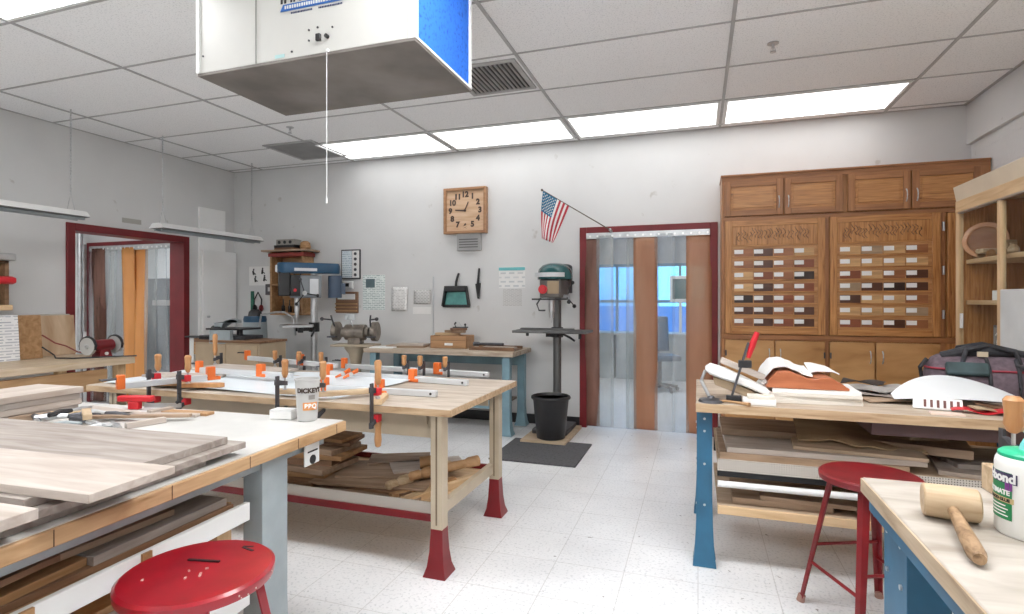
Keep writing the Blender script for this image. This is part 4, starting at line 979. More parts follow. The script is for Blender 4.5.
t = thing('bench_grinder', 'red bench grinder with two grey wheels on the side bench end', 'grinder', (-4.97, 3.47, .801), R(97))
m = MB(); m.cyl((-.085, 0, .10), (.085, 0, .10), .052, seg=20); m.sph((-.085, 0, .10), .052, (.35, 1, 1)); m.sph((.085, 0, .10), .052, (.35, 1, 1)); m.build('motor', RED, t)
MB().prism([(-.06, -.05, 0), (.06, -.05, 0), (.045, -.04, .07), (-.045, -.04, .07)], (0, 0, 0), (0, .09, 0)).build('pedestal', RED, t, bevel=.004)
for s_ in (-1, 1):
    MB().cyl((s_*.115, 0, .10), (s_*.140, 0, .10), .075, seg=28).build('wheel', plain('grindstone', (.48, .48, .47), .8), t)
    m = MB(); m.tube([(s_*.1275, .080*math.cos(a), .10+.080*math.sin(a)) for a in [R(q) for q in range(-20, 201, 20)]], .012, 8); m.build('wheel_guard', BLACK, t)
    MB().cyl((s_*.10, 0, .10), (s_*.152, 0, .10), .020, seg=12).cyl((s_*.152, 0, .10), (s_*.160, 0, .10), .009, seg=6).build('arbor_nut', STEEL, t)
MB().cyl((.0, -.058, .03), (.0, -.045, .03), .014).build('switch', WHITE, t)
t = tag(MB().tube([at(42, 335, x=-5.27), at(55, 343, x=-5.24), at(66, 346, x=-5.2), at(78, 352, x=-5.15), (-5.06, 3.40, .84)], .006, 8).build('power_cord', plain('cord_rust', (.22, .04, .03), .5)), 'rust red power cord running down to the red grinder', 'cord')
tag(MB().tube([at(42, 347, x=-5.27), at(54, 355, x=-5.2), (-5.16, 3.22, .808), (-5.0, 3.25, .808), (-4.85, 3.45, .808), (-4.72, 3.60, .806)], .006, 8).build('power_cord', BLACK), 'black power cord trailing over the side bench top', 'cord')
def leaning(name, label, y0, y1, z1, mat, x0=-5.35, th=.02, cat='board'):
    t = tag(MB().bb((-th/2, y0, 0), (th/2, y1, z1-.80)).build(name, mat, None, (x0, 0, .8015), (0, R(-5), 0), bevel=.002), label, cat); return t
leaning('plywood_sheet', 'square plywood panel with wavy grain standing behind the cords on the side bench', 3.25, 3.60, 1.16, wood('wavy_ply', (.50, .34, .21), (.68, .52, .36), 'Z', 2.2, 4, .5, dark=(.34, .19, .1)), x0=-5.50)
leaning('cabinet_side', 'honey brown board standing between the printed sheet and the plywood panel', 3.05, 3.24, 1.17, HONEY, x0=-5.36)
leaning('printed_sheet', 'large white printed sheet on a board at the frame edge above the side bench', 2.62, 3.04, 1.175, printed('instruction_sheet', (.83, .84, .85), (.42, .44, .50), 16, .62, .3, 'YZ'), x0=-5.30, th=.008, cat='sign')
tag(MB().bb((XL+.003, 2.3, .801), (XL+.10, 3.58, 1.17)).build('bench_backboard', plain('backboard_grey', (.5, .47, .42), .6), None, bevel=.003), 'low board fixed behind the standing panels on the side bench', 'board')

# ------------------------------------------------------------------ far left corner: tan cupboard, black machine, blue drill press
p0 = at(205, 338, z=.89); p1 = at(258, 341, z=.89); p2 = at(287, 334, z=.89)
ox, oy = -4.45, 4.85
t = thing('tan_cupboard', 'tan floor cupboard in the far room corner under the black bench machine', 'cupboard', (-4.60, 4.66, 0))
MB().bb((-.42, -.19, 0), (.42, .19, .86)).build('carcass', plain('cupboard_tan', (.40, .31, .21), .6), t, bevel=.004)
MB().bb((-.43, -.20, .86), (.43, .20, .885)).build('top', WALN, t, bevel=.003)
MB().bb((-.40, -.202, .08), (-.01, -.19, .84)).build('door', plain('cupboard_tan2', (.44, .34, .23), .6), t, bevel=.003); MB().bb((.01, -.202, .08), (.40, -.19, .84)).build('door', plain('cupboard_tan2', (.4, .3, .2)), t, bevel=.003)
MB().cyl((-.05, -.22, .70), (-.05, -.202, .70), .012).build('knob', BLACK, t)
t = thing('scroll_saw', 'black and grey bench machine standing on the tan cupboard', 'machine', (-4.72, 4.66, .886), .05)
MB().bb((-.30, -.14, 0), (.28, .14, .04)).build('base', DARKST, t, bevel=.006); MB().bb((-.20, -.15, .10), (.24, .15, .118)).build('table', BLACK, t, bevel=.003)
m = MB(); m.cyl((-.08, 0, .04), (-.08, 0, .10), .04); m.cyl((.1, 0, .04), (.1, 0, .10), .03); m.build('trunnion', DARKST, t)
m = MB(); m.prism([(-.20, -.03, .118), (-.12, -.03, .118), (-.08, -.03, .19), (.02, -.03, .215), (.10, -.03, .20), (.10, -.03, .17), (-.02, -.03, .165), (-.20, -.03, .16)], (0, 0, 0), (0, .06, 0)); m.build('arm', GREYP, t, bevel=.006)
MB().box((.02, -.17, .03), (.26, .05, .14)).build('front_plate', GREYP, t, bevel=.004)
MB().cyl((-.24, 0, .09), (-.12, 0, .09), .05).build('motor', BLACK, t)
t = thing('shop_vacuum_head', 'blue and black canister top showing behind the black bench machine', 'canister', (-4.98, 5.26, 0))
m = MB().lathe([(.15, 0), (.16, .02), (.13, 1.04)], seg=24); m.build('tank', GREYP, t); MB().lathe([(.125, 1.04), (.13, 1.07), (.12, 1.11)], seg=24).build('lid', HDBLUE, t); MB().lathe([(.08, 1.11), (.07, 1.16), (.04, 1.19)], seg=20).build('motor_head', BLACK, t)
tag(MB().tube([(-4.98+.12, 5.2, 1.0), (-4.78, 5.14, 1.13), (-4.62, 5.2, 1.16), (-4.5, 5.2, 1.16), (-4.38, 5.2, 1.10), (-4.33, 5.18, .90)], .012, 8).build('hose', STEEL), 'thin grey hose arching between the canister and the drill table', 'hose')
t = thing('wood_fixture', 'upright wooden strip with hardware standing before the tan cupboard', 'fixture', (-5.14, 4.55, 0))
MB().bb((-.03, -.02, 0), (.03, .02, .90)).build('post', WHITE, t, bevel=.003); MB().bb((.03, -.02, .72), (.12, .02, .89)).build('block', HONEY, t, bevel=.003); MB().bb((-.06, -.05, .90), (.30, .05, .915)).build('shelf', BLACK, t)

def drill_press(label, x, y, rz, top, style):
    t = thing('drill_press', label, 'drill press', (x, y, 0), rz)
    if style == 'blue':
        MB().prism([(-.20, -.26, 0), (.20, -.26, 0), (.20, .26, 0), (-.20, .26, 0)], (0, 0, 0), (0, 0, .05)).build('base', DARKST, t, bevel=.01)
        MB().cyl((0, .08, .05), (0, .08, 1.52), .042, seg=24).build('column', STEEL, t)
        m = MB(); m.cyl((0, -.12, .955), (0, -.12, .98), .20, seg=32); m.bb((-.24, -.30, .955), (.24, .04, .975)); m.build('table', STEEL, t, bevel=.003)
        m = MB(); m.cyl((0, .08, .90), (0, .08, 1.0), .065); m.box((0, -.02, .93), (.08, .16, .04)); m.bb((-.22, -.12, .90), (-.14, -.06, .955)); m.bb((.10, -.12, .90), (.18, -.06, .955)); m.tube([(.07, .08, .93), (.14, .06, .90), (.18, .03, .86)], .012); m.build('table_bracket', BLACK, t, bevel=.004)
        # head
        m = MB(); m.loft([[(-.085, -.20, z), (.085, -.20, z), (.10, .16, z), (-.10, .16, z)] for z in (1.26, 1.50)]); m.build('head_casting', plain('head_grey', (.22, .24, .26), .4), t, bevel=.015)
        def ov(z, k):
            pts = []
            for i in range(24):
                a = 2*PI*i/24; r0 = .145*k if math.sin(a) < 0 else .115*k
                pts.append((r0*math.cos(a)*1.0, (-.20 if math.sin(a) < 0 else .27)+r0*math.sin(a)*1.1, z))
            return pts
        MB().loft([ov(1.52, .90), ov(1.535, .95), (ov(1.60, .95)), ov(1.628, .86)]).build('belt_cover', HDBLUE, t)
        MB().bb((.139, -.16, 1.54), (.1465, .10, 1.57)).build('name_stripe', ALU, t)
        MB().bb((-.115, -.33, 1.28), (.09, -.20, 1.53)).build('front_housing', BLACK, t, bevel=.01)
        MB().bb((.094, -.20, 1.28), (.108, -.09, 1.50)).build('control_panel', BLACK, t, bevel=.004); MB().cyl((.108, -.15, 1.34), (.118, -.15, 1.34), .018).build('stop_button', REDPAD, t); MB().bb((.098, .02, 1.30), (.108, .12, 1.46)).build('data_plate', ALU, t)
        m = MB(); m.cyl((0, .33, 1.26), (0, .33, 1.50), .085, seg=24); m.bb((-.05, .39, 1.30), (.05, .45, 1.42)); m.build('motor', plain('motor_navy', (.06, .09, .14), .4), t)
        m = MB(); m.cyl((0, -.12, 1.12), (0, -.12, 1.26), .030); m.cyl((0, -.12, 1.05), (0, -.12, 1.12), .022, .026); m.cyl((0, -.12, .99), (0, -.12, 1.05), .005); m.build('chuck', STEEL, t)
        m = MB()
        hub = Vector((.10, -.04, 1.31)); m.cyl(hub-Vector((.03, 0, 0)), hub+Vector((.03, 0, 0)), .025)
        m.build('feed_hub', STEEL, t)
        for k in range(3):
            a = R(90+120*k+20); e = hub+Vector((.03, .15*math.cos(a), .15*math.sin(a))); MB().cyl(hub+Vector((.02, 0, 0)), e, .006).sph(e, .018).build('feed_handle', BLACK if k else DARKST, t)
        MB().cyl((-.03, -.345, 1.565), (-.03, -.355, 1.565), .001).bb((-.05, -.365, 1.53), (.05, -.345, 1.60)).build('badge', ALU, t)
        MB().cyl((.0, -.235, 1.40), (0, -.205, 1.40), .022).build('switch', REDPAD, t)
    else:
        MB().prism([(-.17, -.22, .03), (.17, -.22, .03), (.17, .22, .03), (-.17, .22, .03)], (0, 0, 0), (0, 0, .045)).build('base', DARKST, t, bevel=.01)
        MB().cyl((0, .10, .075), (0, .10, 1.36), .040, seg=24).build('column', plain('dull_column', (.17, .17, .17), .35, .7), t)
        m = MB(); m.bb((-.36, -.25, .985), (.36, .10, 1.01)); m.bb((-.34, -.05, 1.01), (.20, .0, 1.025)); m.build('table', plain('table_dark', (.14, .14, .14), .45, .5, var=.4), t, bevel=.005)
        m = MB(); m.cyl((0, .10, .93), (0, .10, 1.03), .060); m.box((0, 0, .965), (.12, .24, .04)); m.tube([(.06, .10, .96), (.14, .06, .93), (.19, .04, .90)], .011); m.cyl((-.25, -.10, .95), (-.25, -.10, .99), .015); m.cyl((.27, -.10, .93), (.27, -.10, .99), .015); m.build('table_bracket', BLACK, t, bevel=.003)
        m = MB(); m.loft([[(-.10, -.20, z), (.10, -.20, z), (.10, .16, z), (-.10, .16, z)] for z in (1.32, 1.50)]); m.build('head_casting', plain('head_dark', (.14, .13, .12), .45, var=.3), t, bevel=.015)
        MB().bb((-.02, -.208, 1.36), (.09, -.198, 1.48)).build('data_plate', plain('plate_bronze', (.35, .26, .16), .4), t)
        m = MB()
        # low dome pulley cover
        secs = []
        for z, k in ((1.50, 1.0), (1.55, 1.0), (1.60, .93), (1.635, .74), (1.655, .42)):
            secs.append([(.165*k*math.cos(a), .02+(.26*k)*math.sin(a), z) for a in [2*PI*i/28 for i in range(28)]])
        m.loft(secs); m.build('pulley_cover', TEAL, t)
        m = MB(); band(m, .171, .171, 1.518, 1.56, R(-160), R(-35)); m.bm.transform(Matrix.Translation((0, -.08, 0)))
        m.build('cover_band', ALU, t)
        MB().cyl((-.06, -.235, 1.40), (-.06, -.205, 1.40), .042, seg=24).cyl((-.06, -.245, 1.40), (-.06, -.235, 1.40), .024, seg=20).build('red_dial', REDPAD, t)
        m = MB(); m.cyl((.03, .27, 1.37), (.03, .27, 1.64), .085, seg=24); m.sph((.03, .27, 1.64), .085, (1, 1, .35)); m.build('motor', DARKST, t)
        m = MB(); m.cyl((0, -.12, 1.19), (0, -.12, 1.33), .030); m.cyl((0, -.12, 1.13), (0, -.12, 1.19), .020, .024); m.cyl((0, -.12, 1.08), (0, -.12, 1.13), .004); m.build('chuck', STEEL, t)
        m = MB(); m.tube([(-.10, -.15, 1.32), (-.14, -.15, 1.26), (-.12, -.14, 1.20), (-.06, -.13, 1.20)], .008); m.build('depth_stop', DARKST, t)
        MB().bb((-.17, -.22, 1.30), (.17, -.17, 1.315)).build('guide_rail', BLACK, t)
        hub = Vector((.11, -.04, 1.33)); MB().cyl(hub-Vector((.03, 0, 0)), hub+Vector((.04, 0, 0)), .024).build('feed_hub', STEEL, t)
        for k in range(3):
            a = R(80+120*k); e = hub+Vector((.07, .14*math.cos(a), .14*math.sin(a))); MB().cyl(hub+Vector((.02, 0, 0)), e, .006).sph(e, .020).build('feed_handle', BLACK, t)
    return t
drill_press('blue topped floor drill press standing in front of the wooden tool rack', -4.13, 5.13, R(-46), 1.6, 'blue').scale = (.9, .9, 1.05)
dpx = at(556, 430, y=5.33)
tag(MB().bb((-.21, -.50, 0), (.21, .24, .03)).build('plywood_square', wood('base_ply', (.42, .31, .2), (.56, .44, .31), 'X', 3, 7, .6), None, (dpx.x+.005, 5.30, .0005), bevel=.003), 'square plywood board on the floor under the teal drill press', 'board')
drill_press('teal domed floor drill press with a red dial standing by the strip curtain', dpx.x, 5.28, 0, 1.7, 'teal')
bk = at(554.5, 434, z=.032)
t = thing('waste_bin', 'round black plastic bin standing on the plywood under the teal drill press', 'bin', (bk.x, 4.96, .031))
MB().lathe([(.12, 0), (.13, .005), (.165, .36), (.18, .362), (.18, .385), (.168, .39), (.158, .37), (.12, .02), (0, .02)], seg=36).build('body', BLACK, t)
MB().lathe([(.181, .365), (.184, .372), (.181, .382), (.178, .382), (.178, .365), (.181, .365)], seg=36).build('rim', BLACK, t)
tag(MB().bb((-1.62, 4.22, 0), (-.90, 4.93, .012)).build('floor_mat', RUBBER, None, (0, 0, .0003), bevel=.003), 'dark grey rubber mat on the floor before the teal drill press', 'floor mat')

# pedestal grinder
t = thing('pedestal_grinder', 'old bench grinder on a tan iron pedestal beside the back bench', 'grinder', (-3.52, 5.16, 0), R(12))
MB().lathe([(.17, 0), (.17, .03), (.09, .07), (.06, .14), (.055, .60), (.075, .72), (.12, .78), (.12, .80)], seg=24).build('pedestal', plain('pedestal_tan', (.42, .35, .26), .5, var=.15), t)
MB().bb((-.24, -.12, .80), (.24, .12, .825)).build('tray', plain('pedestal_tan', (.4, .3, .2)), t, bevel=.006)
GM = plain('old_machine', (.22, .19, .16), .4, .5, var=.35, vs=14)
m = MB(); m.cyl((-.11, 0, .95), (.11, 0, .95), .085, seg=24); m.cyl((-.15, 0, .95), (.15, 0, .95), .055, seg=20); m.bb((-.07, -.06, .825), (.07, .06, .89)); m.build('motor', GM, t, bevel=.004)
for s_ in (-1, 1):
    MB().cyl((s_*.20, 0, .95), (s_*.235, 0, .95), .085, seg=28).build('wheel', plain('grindstone', (.4, .4, .4)), t)
    m = MB(); m.cyl((s_*.19, 0, .96), (s_*.245, 0, .96), .105, seg=28); m.build('wheel_guard', GM, t, bevel=.004)
    m = MB(); m.tube([(s_*.20, -.09, 1.02), (s_*.21, -.13, 1.09), (s_*.22, -.14, 1.14)], .009); m.tube([(s_*.21, -.13, 1.09), (s_*.30, -.18, 1.10)], .008); m.sph((s_*.30, -.18, 1.10), .02); m.bb((s_*.17, -.15, .90), (s_*.26, -.09, .915)); m.build('tool_rest', DARKST, t)
MB().bb((-.055, -.16, 1.09), (.055, -.145, 1.15)).tube([(0, -.15, 1.09), (0, -.08, 1.02)], .006).build('eye_shield', clear_plastic('eye_shield', (.85, .87, .88), .4), t)

# bench F against the back wall
ox, oy = -2.5, 5.25
t = thing('workbench', 'back wall workbench with pale blue legs under the dustpan and wooden clock', 'workbench', (ox, oy, 0))
MB().bb(rel((-3.30, 4.97, .755)), rel((-1.66, 5.575, .80))).build('table_top', TOPE, t, bevel=.004)
for x, s_ in ((-1.74, -1), (-3.20, 1)):
    for y in (5.03, 5.50): uleg(MB(), x-ox, y-oy, .001, .755, .075, .07, open_x=s_, flare=1.7, fl_h=.2).build('leg', PALEBLUE, t, bevel=.0015)
MB().bb(rel((-3.15, 5.49, .62)), rel((-1.78, 5.50, .75))).build('apron', PALEBLUE, t)
MB().bb(rel((-3.17, 5.07, .28)), rel((-1.78, 5.46, .30))).build('lower_shelf', wood('dark_shelf', (.22, .17, .13), (.32, .25, .19), 'X', 3, 9, .6), t)
MB().bb(rel((-3.17, 5.05, .24)), rel((-1.78, 5.07, .32))).build('rail', PALEBLUE, t)
t = thing('wooden_crate', 'small wooden crate with a green lid under the end of the back bench', 'crate', (-1.98, 5.27, .3005))
MB().bb((-.18, -.17, 0), (.15, .17, .13)).build('box', HONEY, t, bevel=.004); MB().bb((-.19, -.18, .13), (.16, .18, .15)).build('lid', plain('lid_green', (.24, .36, .30), .6), t, bevel=.003)
tag(MB().bb((-.4, -.15, 0), (.4, .15, .1)).build('timber_block', WALN, None, (-2.7, 5.27, .3005), bevel=.004), 'long dark timber block on the shelf below the back bench', 'timber')
t = thing('scrap_box', 'small wooden drawer box of scraps on the back bench below the dustpan', 'box', (-2.45, 5.33, .8005), .05)
SB = wood('scrap_box_wood', (.38, .20, .09), (.52, .31, .16), 'X', 3, 9, .5)
m = MB(); m.bb((-.20, -.12, 0), (.20, -.105, .13)); m.bb((-.20, .105, 0), (.20, .12, .13)); m.bb((-.20, -.12, 0), (-.185, .12, .13)); m.bb((.185, -.12, 0), (.20, .12, .13)); m.bb((-.2, -.12, 0), (.2, .12, .012)); m.build('drawer', SB, t, bevel=.003)
MB().bb((-.04, -.124, .03), (.05, -.12, .055)).build('label_card', PAPER, t)
MB().bb((-.19, -.122, .08), (.19, -.12, .085)).build('groove', WALN, t)
for i, (x, a, l, mt, lb) in enumerate(((-2.50, 12, .26, PINE, 'pine scrap lying across the small drawer box'), (-2.42, -18, .22, TANB, 'tan scrap crossing over the pine one on the drawer box'), (-2.38, 40, .16, WALN, 'dark scrap topmost on the small drawer box'))):
    boards([(x, 5.33, .931+.0255*i, l, .09, .025, a, mt, lb)], 'wood_offcut', 'offcut')
t = thing('hand_plane', 'dark hand plane topping the scraps on the small drawer box', 'hand plane', (-2.36, 5.33, 1.0075), .5)
MB().bb((-.08, -.022, 0), (.08, .022, .012)).build('sole', DARKST, t); MB().tube([(-.05, 0, .01), (-.06, 0, .04), (-.045, 0, .06)], .010).build('handle', BLACK, t); MB().cyl((.05, 0, .01), (.05, 0, .03), .006).sph((.05, 0, .035), .012).build('knob', BLACK, t); MB().box((0, 0, .035), (.006, .035, .07), (0, R(-35), 0)).build('blade', STEEL, t)
boards([(-2.93, 5.25, .8005, .40, .24, .018, 10, TANB, 'flat tan board on the back bench between grinder and drawer box'), (-2.90, 5.28, .819, .34, .20, .015, 4, PALEB, 'thin pale board lying on the flat tan one on the back bench')])
tag(MB().bb((-.13, -.08, 0), (.13, .08, .012)).build('sandpaper_pad', PAPER, None, (-3.12, 5.08, .8005), (0, 0, .1), bevel=.002), 'white folded sheet near the grinder end of the back bench', 'paper')
t = thing('long_tray', 'shallow wooden tray at the doorway end of the back bench', 'tray', (-1.93, 5.24, .8005), -.03)
m = MB(); m.bb((-.24, -.13, 0), (.24, .13, .012)); m.bb((-.24, -.13, .012), (.24, -.115, .035)); m.bb((-.24, .115, .012), (.24, .13, .035)); m.build('tray', WALN, t, bevel=.002); MB().bb((-.14, -.07, .0125), (.20, .08, .028)).build('slab', PALEB, t, bevel=.003)
tag(MB().cyl((0, 0, 0), (.26, 0, 0), .014).cyl((-.06, 0, 0), (0, 0, 0), .022).build('rasp', DARKST, None, (-2.12, 5.26, .852), (0, 0, .05)), 'dark round file lying across the shallow tray', 'file')

# ------------------------------------------------------------------ oak cabinets on the back wall
CY = 5.26; CX0, CX1, CZ = .20, 2.155, 2.39
ox, oy = 1.16, 5.43
t = thing('oak_cabinet', 'wall wide oak cabinet with small upper doors and birch lower doors', 'cabinet', (ox, oy, 0))
m = MB(); m.bb(rel((CX0, CY+.02, .0)), rel((CX1, YB-.001, CZ))); m.build('carcass', OAK, t)
def fr(x0, z0, x1, z1, mt, nm='face_frame'): return MB().bb(rel((x0, CY-(.0015 if x1-x0 > 1 else 0), z0)), rel((x1, CY+.02, z1))).build(nm, mt, t, bevel=.002)
for x0, x1 in ((CX0, .225), (1.015, 1.043), (1.825, 1.86), (2.095, CX1)): fr(x0, 0, x1, CZ, FRAMEW)
fr(CX0, 2.345, CX1, CZ, FRAMEX); fr(CX0, 1.995, CX1, 2.03, FRAMEX); fr(CX0, .955, CX1, 1.0, FRAMEX); fr(CX0, 0, CX1, .09, FRAMEX)
MB().bb(rel((CX0-.008, CY-.015, CZ-.004)), rel((CX1, YB-.001, CZ+.014))).build('crown_moulding', FRAMEX, t, bevel=.004)
def rdoor(x0, x1, z0, z1, mat, rail, hx, raised=True):
    """frame and panel door with a pull handle"""
    w, h = x1-x0, z1-z0
    d = MB(); f = .05
    d.bb((0, 0, 0), (f, .02, h)); d.bb((w-f, 0, 0), (w, .02, h))
    d.m(1).bb((f, 0, 0), (w-f, .02, f)).bb((f, 0, h-f), (w-f, .02, h))
    o = d.build('door', [FRAMEW if raised else mat, FRAMEX if raised else mat], t, loc=rel((x0, CY-.02, z0)), bevel=.003)
    MB().bb((f, .006, f), (w-f, .018, h-f)).bb((f+.02, .001, f+.02), (w-f-.02, .01, h-f-.02)).build('door_panel', mat, o, bevel=.004)
    hz = h*.36 if raised else h*.86
    MB().tube([(hx*w, 0, hz-.05), (hx*w, -.018, hz-.03), (hx*w, -.024, hz), (hx*w, -.018, hz+.03), (hx*w, 0, hz+.05)], .005, 8).build('handle', STEEL, o)
    return o
for x0, x1, hx in ((.222, .692, .93), (.702, 1.140, .07), (1.180, 1.622, .93), (1.632, 2.09, .07)): rdoor(x0, x1, 2.035, 2.342, OAKX, None, hx)
def fdoor(x0, x1, z0, z1, hx):
    w, h = x1-x0, z1-z0
    o = MB().bb((0, 0, 0), (w, .02, h)).build('door', BIRCH, t, loc=rel((x0, CY-.02, z0)), bevel=.004)
    hz = h-.12
    MB().tube([(hx*w, 0, hz-.05), (hx*w, -.018, hz-.03), (hx*w, -.024, hz), (hx*w, -.018, hz+.03), (hx*w, 0, hz+.05)], .005, 8).build('handle', STEEL, o)
    for q in (.1, h-.14): MB().bb((0 if hx > .5 else w-.012, -.006, q), (.012 if hx > .5 else w, .0, q+.05)).build('hinge', DARKST, o)
for x0, x1, hx in ((.228, .622, .90), (.632, 1.012, .10), (1.046, 1.372, .90), (1.382, 1.822, .10)): fdoor(x0, x1, .10, .95, hx)
MB().bb(rel((1.872, CY-.012, 1.01)), rel((2.07, CY, 1.99))).build('side_door', OAK, t, bevel=.004)
for z in (1.15, 1.5, 1.85): MB().cyl(rel((1.845, CY-.008, z)), rel((1.845, CY-.008, z+.07)), .009, seg=10).build('hinge', STEEL, t)
# the two boards of wood samples
tones = {'m': (.30, .12, .05), 'd': (.09, .035, .02), 'b': (.03, .016, .012), 'l': (.55, .33, .15), 'r': (.24, .07, .03), 'y': (.62, .40, .20), 'g': (.34, .24, .15)}
TM = {k: wood('sample_'+n, [q*.8 for q in tones[k]], [min(1, q*1.25) for q in tones[k]], 'X', 4, 8, .35) for k, n in zip('mdblryg', ('mahogany', 'wenge', 'ebony', 'oak', 'padauk', 'maple', 'ash'))}
SAMPLES = [['mdml', 'mdmr', 'lrmb', 'ldmr', 'bdrm', 'ddmd', 'mdrd'], ['lglm', 'llll', 'rlmd', 'gdbd', 'dllm', 'lllg', 'rmdm']]
def sample_board(x0, x1, label, rows, seed):
    z0, z1 = 1.005, 1.995
    w, h = x1-x0, z1-z0
    b = thing('sample_board', label, 'sample board', (x0, CY, z0), 0, None)
    f = .055
    MB().bb((0, -.022, 0), (f, 0, h)).build('stile', OAK, b, bevel=.003); MB().bb((w-f, -.022, 0), (w, 0, h)).build('stile', OAK, b, bevel=.003)
    MB().bb((f, -.022, 0), (w-f, 0, f)).build('rail', OAKX, b, bevel=.003); MB().bb((f, -.022, h-.05), (w-f, 0, h)).build('rail', OAKX, b, bevel=.003)
    MB().bb((f, -.010, f), (w-f, -.001, h-.05)).build('back_panel', wood('board_back', (.38, .17, .06), (.58, .31, .13), 'X', 3, 12, .4), b)
    fz = h-.05-.165
    m = MB(); m.bb((f, -.020, fz), (w-f, -.010, h-.05)); m.build('frieze', OAK, b, bevel=.004)
    r2 = random.Random(seed); m = MB(); x = f+.05
    while x < w-f-.07:
        y = r2.uniform(.02, .07)
        m.tube([(x+.012*math.sin(q*1.9+y*60), -.021, fz+y+q*.02) for q in range(5)], .0035, 6); x += r2.uniform(.018, .032)
    m.build('carved_marks', wood('carving', (.20, .10, .05), (.30, .16, .08), 'Z', 3, 4), b)
    zt = fz-.004; zb_ = f+.01; n = 7; ph = (zt-zb_)/n; cw = (w-2*f-.04)/8
    m = MB()
    for k in range(n+1): m.bb((f, -.020, zb_+k*ph-.008), (w-f, -.010, zb_+k*ph+.004))
    m.build('ledge', OAKX, b, bevel=.002)
    for k in range(n):
        for c in range(4):
            xa = f+.02+c*2*cw
            zz = zb_+(n-1-k)*ph+.004
            s_ = MB().bb((xa, -.020, zz), (xa+2*cw-.008, -.010, zz+.066)).build('wood_sample', TM[rows[k][c]], b, bevel=.002)
            MB().bb((xa, -.0215, zz+.024), (xa+cw*.92, -.020, zz+.060)).build('name_card', PAPER, s_)
    return b
sample_board(.228, 1.012, 'oak framed board of small wood samples nearer the strip curtain', SAMPLES[0], 3)
sample_board(1.046, 1.822, 'oak framed board of small wood samples nearer the glass display case', SAMPLES[1], 4)

# glass display case along the right wall
ox, oy = 1.9, 3.4; KX, KY0, KY1, KZ = 1.68, 2.30, 4.585, 2.075
t = thing('display_case', 'tall pine display case with sliding glass doors against the side wall', 'display case', (ox, oy, 0))
CC = plain('case_cream', (.70, .60, .46), .55, var=.05)
MB().bb(rel((KX+.03, KY0, 0)), rel((XR-.001, KY0+.025, KZ-.09))).build('end_panel', OAK, t, bevel=.003)
MB().bb(rel((KX+.03, KY1-.025, 0)), rel((XR-.001, KY1, KZ-.09))).build('end_panel', OAK, t, bevel=.003)
MB().bb(rel((XR-.012, KY0+.025, .1)), rel((XR-.001, KY1-.025, KZ-.09))).build('back_panel', OAK, t)
MB().prism([rel((KX-.012, KY0-.01, KZ)), rel((XR-.001, KY0-.01, KZ)), rel((XR-.001, KY0-.01, KZ-.09)), rel((KX+.01, KY0-.01, KZ-.12))], (0, 0, 0), (0, KY1-KY0+.02, 0)).build('cornice', CC, t, bevel=.004)
for a, b in ((KY0, KY0+.04), (KY1-.045, KY1), (3.99, 4.03), (3.10, 3.14)): MB().bb(rel((KX, a, 0)), rel((KX+.03, b, KZ-.10))).build('stile', PINEZ, t, bevel=.003)
MB().bb(rel((KX-.0015, KY0, KZ-.18)), rel((KX+.0285, KY1, KZ-.10))).build('top_rail', PINEY, t, bevel=.003)
MB().bb(rel((KX-.0015, KY0, .50)), rel((KX+.0285, KY1, .88))).build('bottom_rail', PINEY, t, bevel=.003)
MB().bb(rel((KX-.003, KY0+.04, KZ-.19)), rel((KX+.02, KY1-.04, KZ-.178))).build('track', STEEL, t)
MB().bb(rel((KX-.003, KY0+.04, .88)), rel((KX+.02, KY1-.04, .89))).build('track', STEEL, t)
for z in (.90, 1.27, 1.545): MB().bb(rel((KX+.05, KY0+.025, z)), rel((XR-.012, KY1-.025, z+.028))).build('shelf', PINEY, t, bevel=.002)
CGL = clear_plastic('case_glass', (.97, .98, .975), .045, .03, .1); CGL.node_tree.nodes['Principled BSDF'].inputs['Base Color'].default_value = (.2, .22, .22, 1)
for a, b, dx in ((KY0+.04, 3.25, .010), (3.2, 4.06, .018), (3.95, KY1-.045, .010)):
    g = MB().bb(rel((KX+dx, a, .89)), rel((KX+dx+.004, b, KZ-.19))).build('glass_door', CGL, t)
MB().bb(rel((KX-.001, 4.49, 1.11)), rel((KX+.009, 4.52, 1.21))).build('finger_pull', WHITE, t, bevel=.002)
# things in the case
tag(MB().lathe([(.0, 0), (.13, 0), (.155, .02), (.17, .03), (.155, .032), (.125, .018), (0, .018)], seg=36).lathe([(.125, .018), (.132, .03), (.139, .018)], seg=36).build('wooden_platter', wood('platter', (.50, .20, .08), (.70, .36, .17), 'X', 2, 5, .3), None, (1.815, 4.50, 1.695), (R(78), 0, R(-28))), 'round turned wooden platter standing on the top shelf of the display case', 'platter').scale = (.72, .72, .72)
t = thing('carved_truck', 'pale wooden toy vehicle on the top shelf of the display case', 'wooden toy', (1.82, 4.36, 1.574), R(15))
MB().bb((-.11, -.035, .025), (.11, .035, .055)).bb((.03, -.03, .055), (.10, .03, .11)).build('body', MAPLE, t, bevel=.005)
for x in (-.07, .07):
    for y in (-.04, .04): MB().cyl((x, y-.008, .025), (x, y+.008, .025), .025, seg=16).build('wheel', HONEY, t)
t = thing('folding_easel', 'pale slatted wooden stand on the top shelf of the display case', 'stand', (1.88, 3.78, 1.574), R(90))
for s_ in (-1, 1): MB().tube([(s_*.10, -.03, 0), (s_*.02, .02, .28)], .009, 6).build('leg', PINE, t); MB().tube([(s_*.10, .06, 0), (s_*.03, .0, .26)], .009, 6).build('leg', PINE, t)
for z in (.06, .13, .20): MB().box((0, -.01, z), (.17-z*.4, .012, .02)).build('slat', PINE, t)
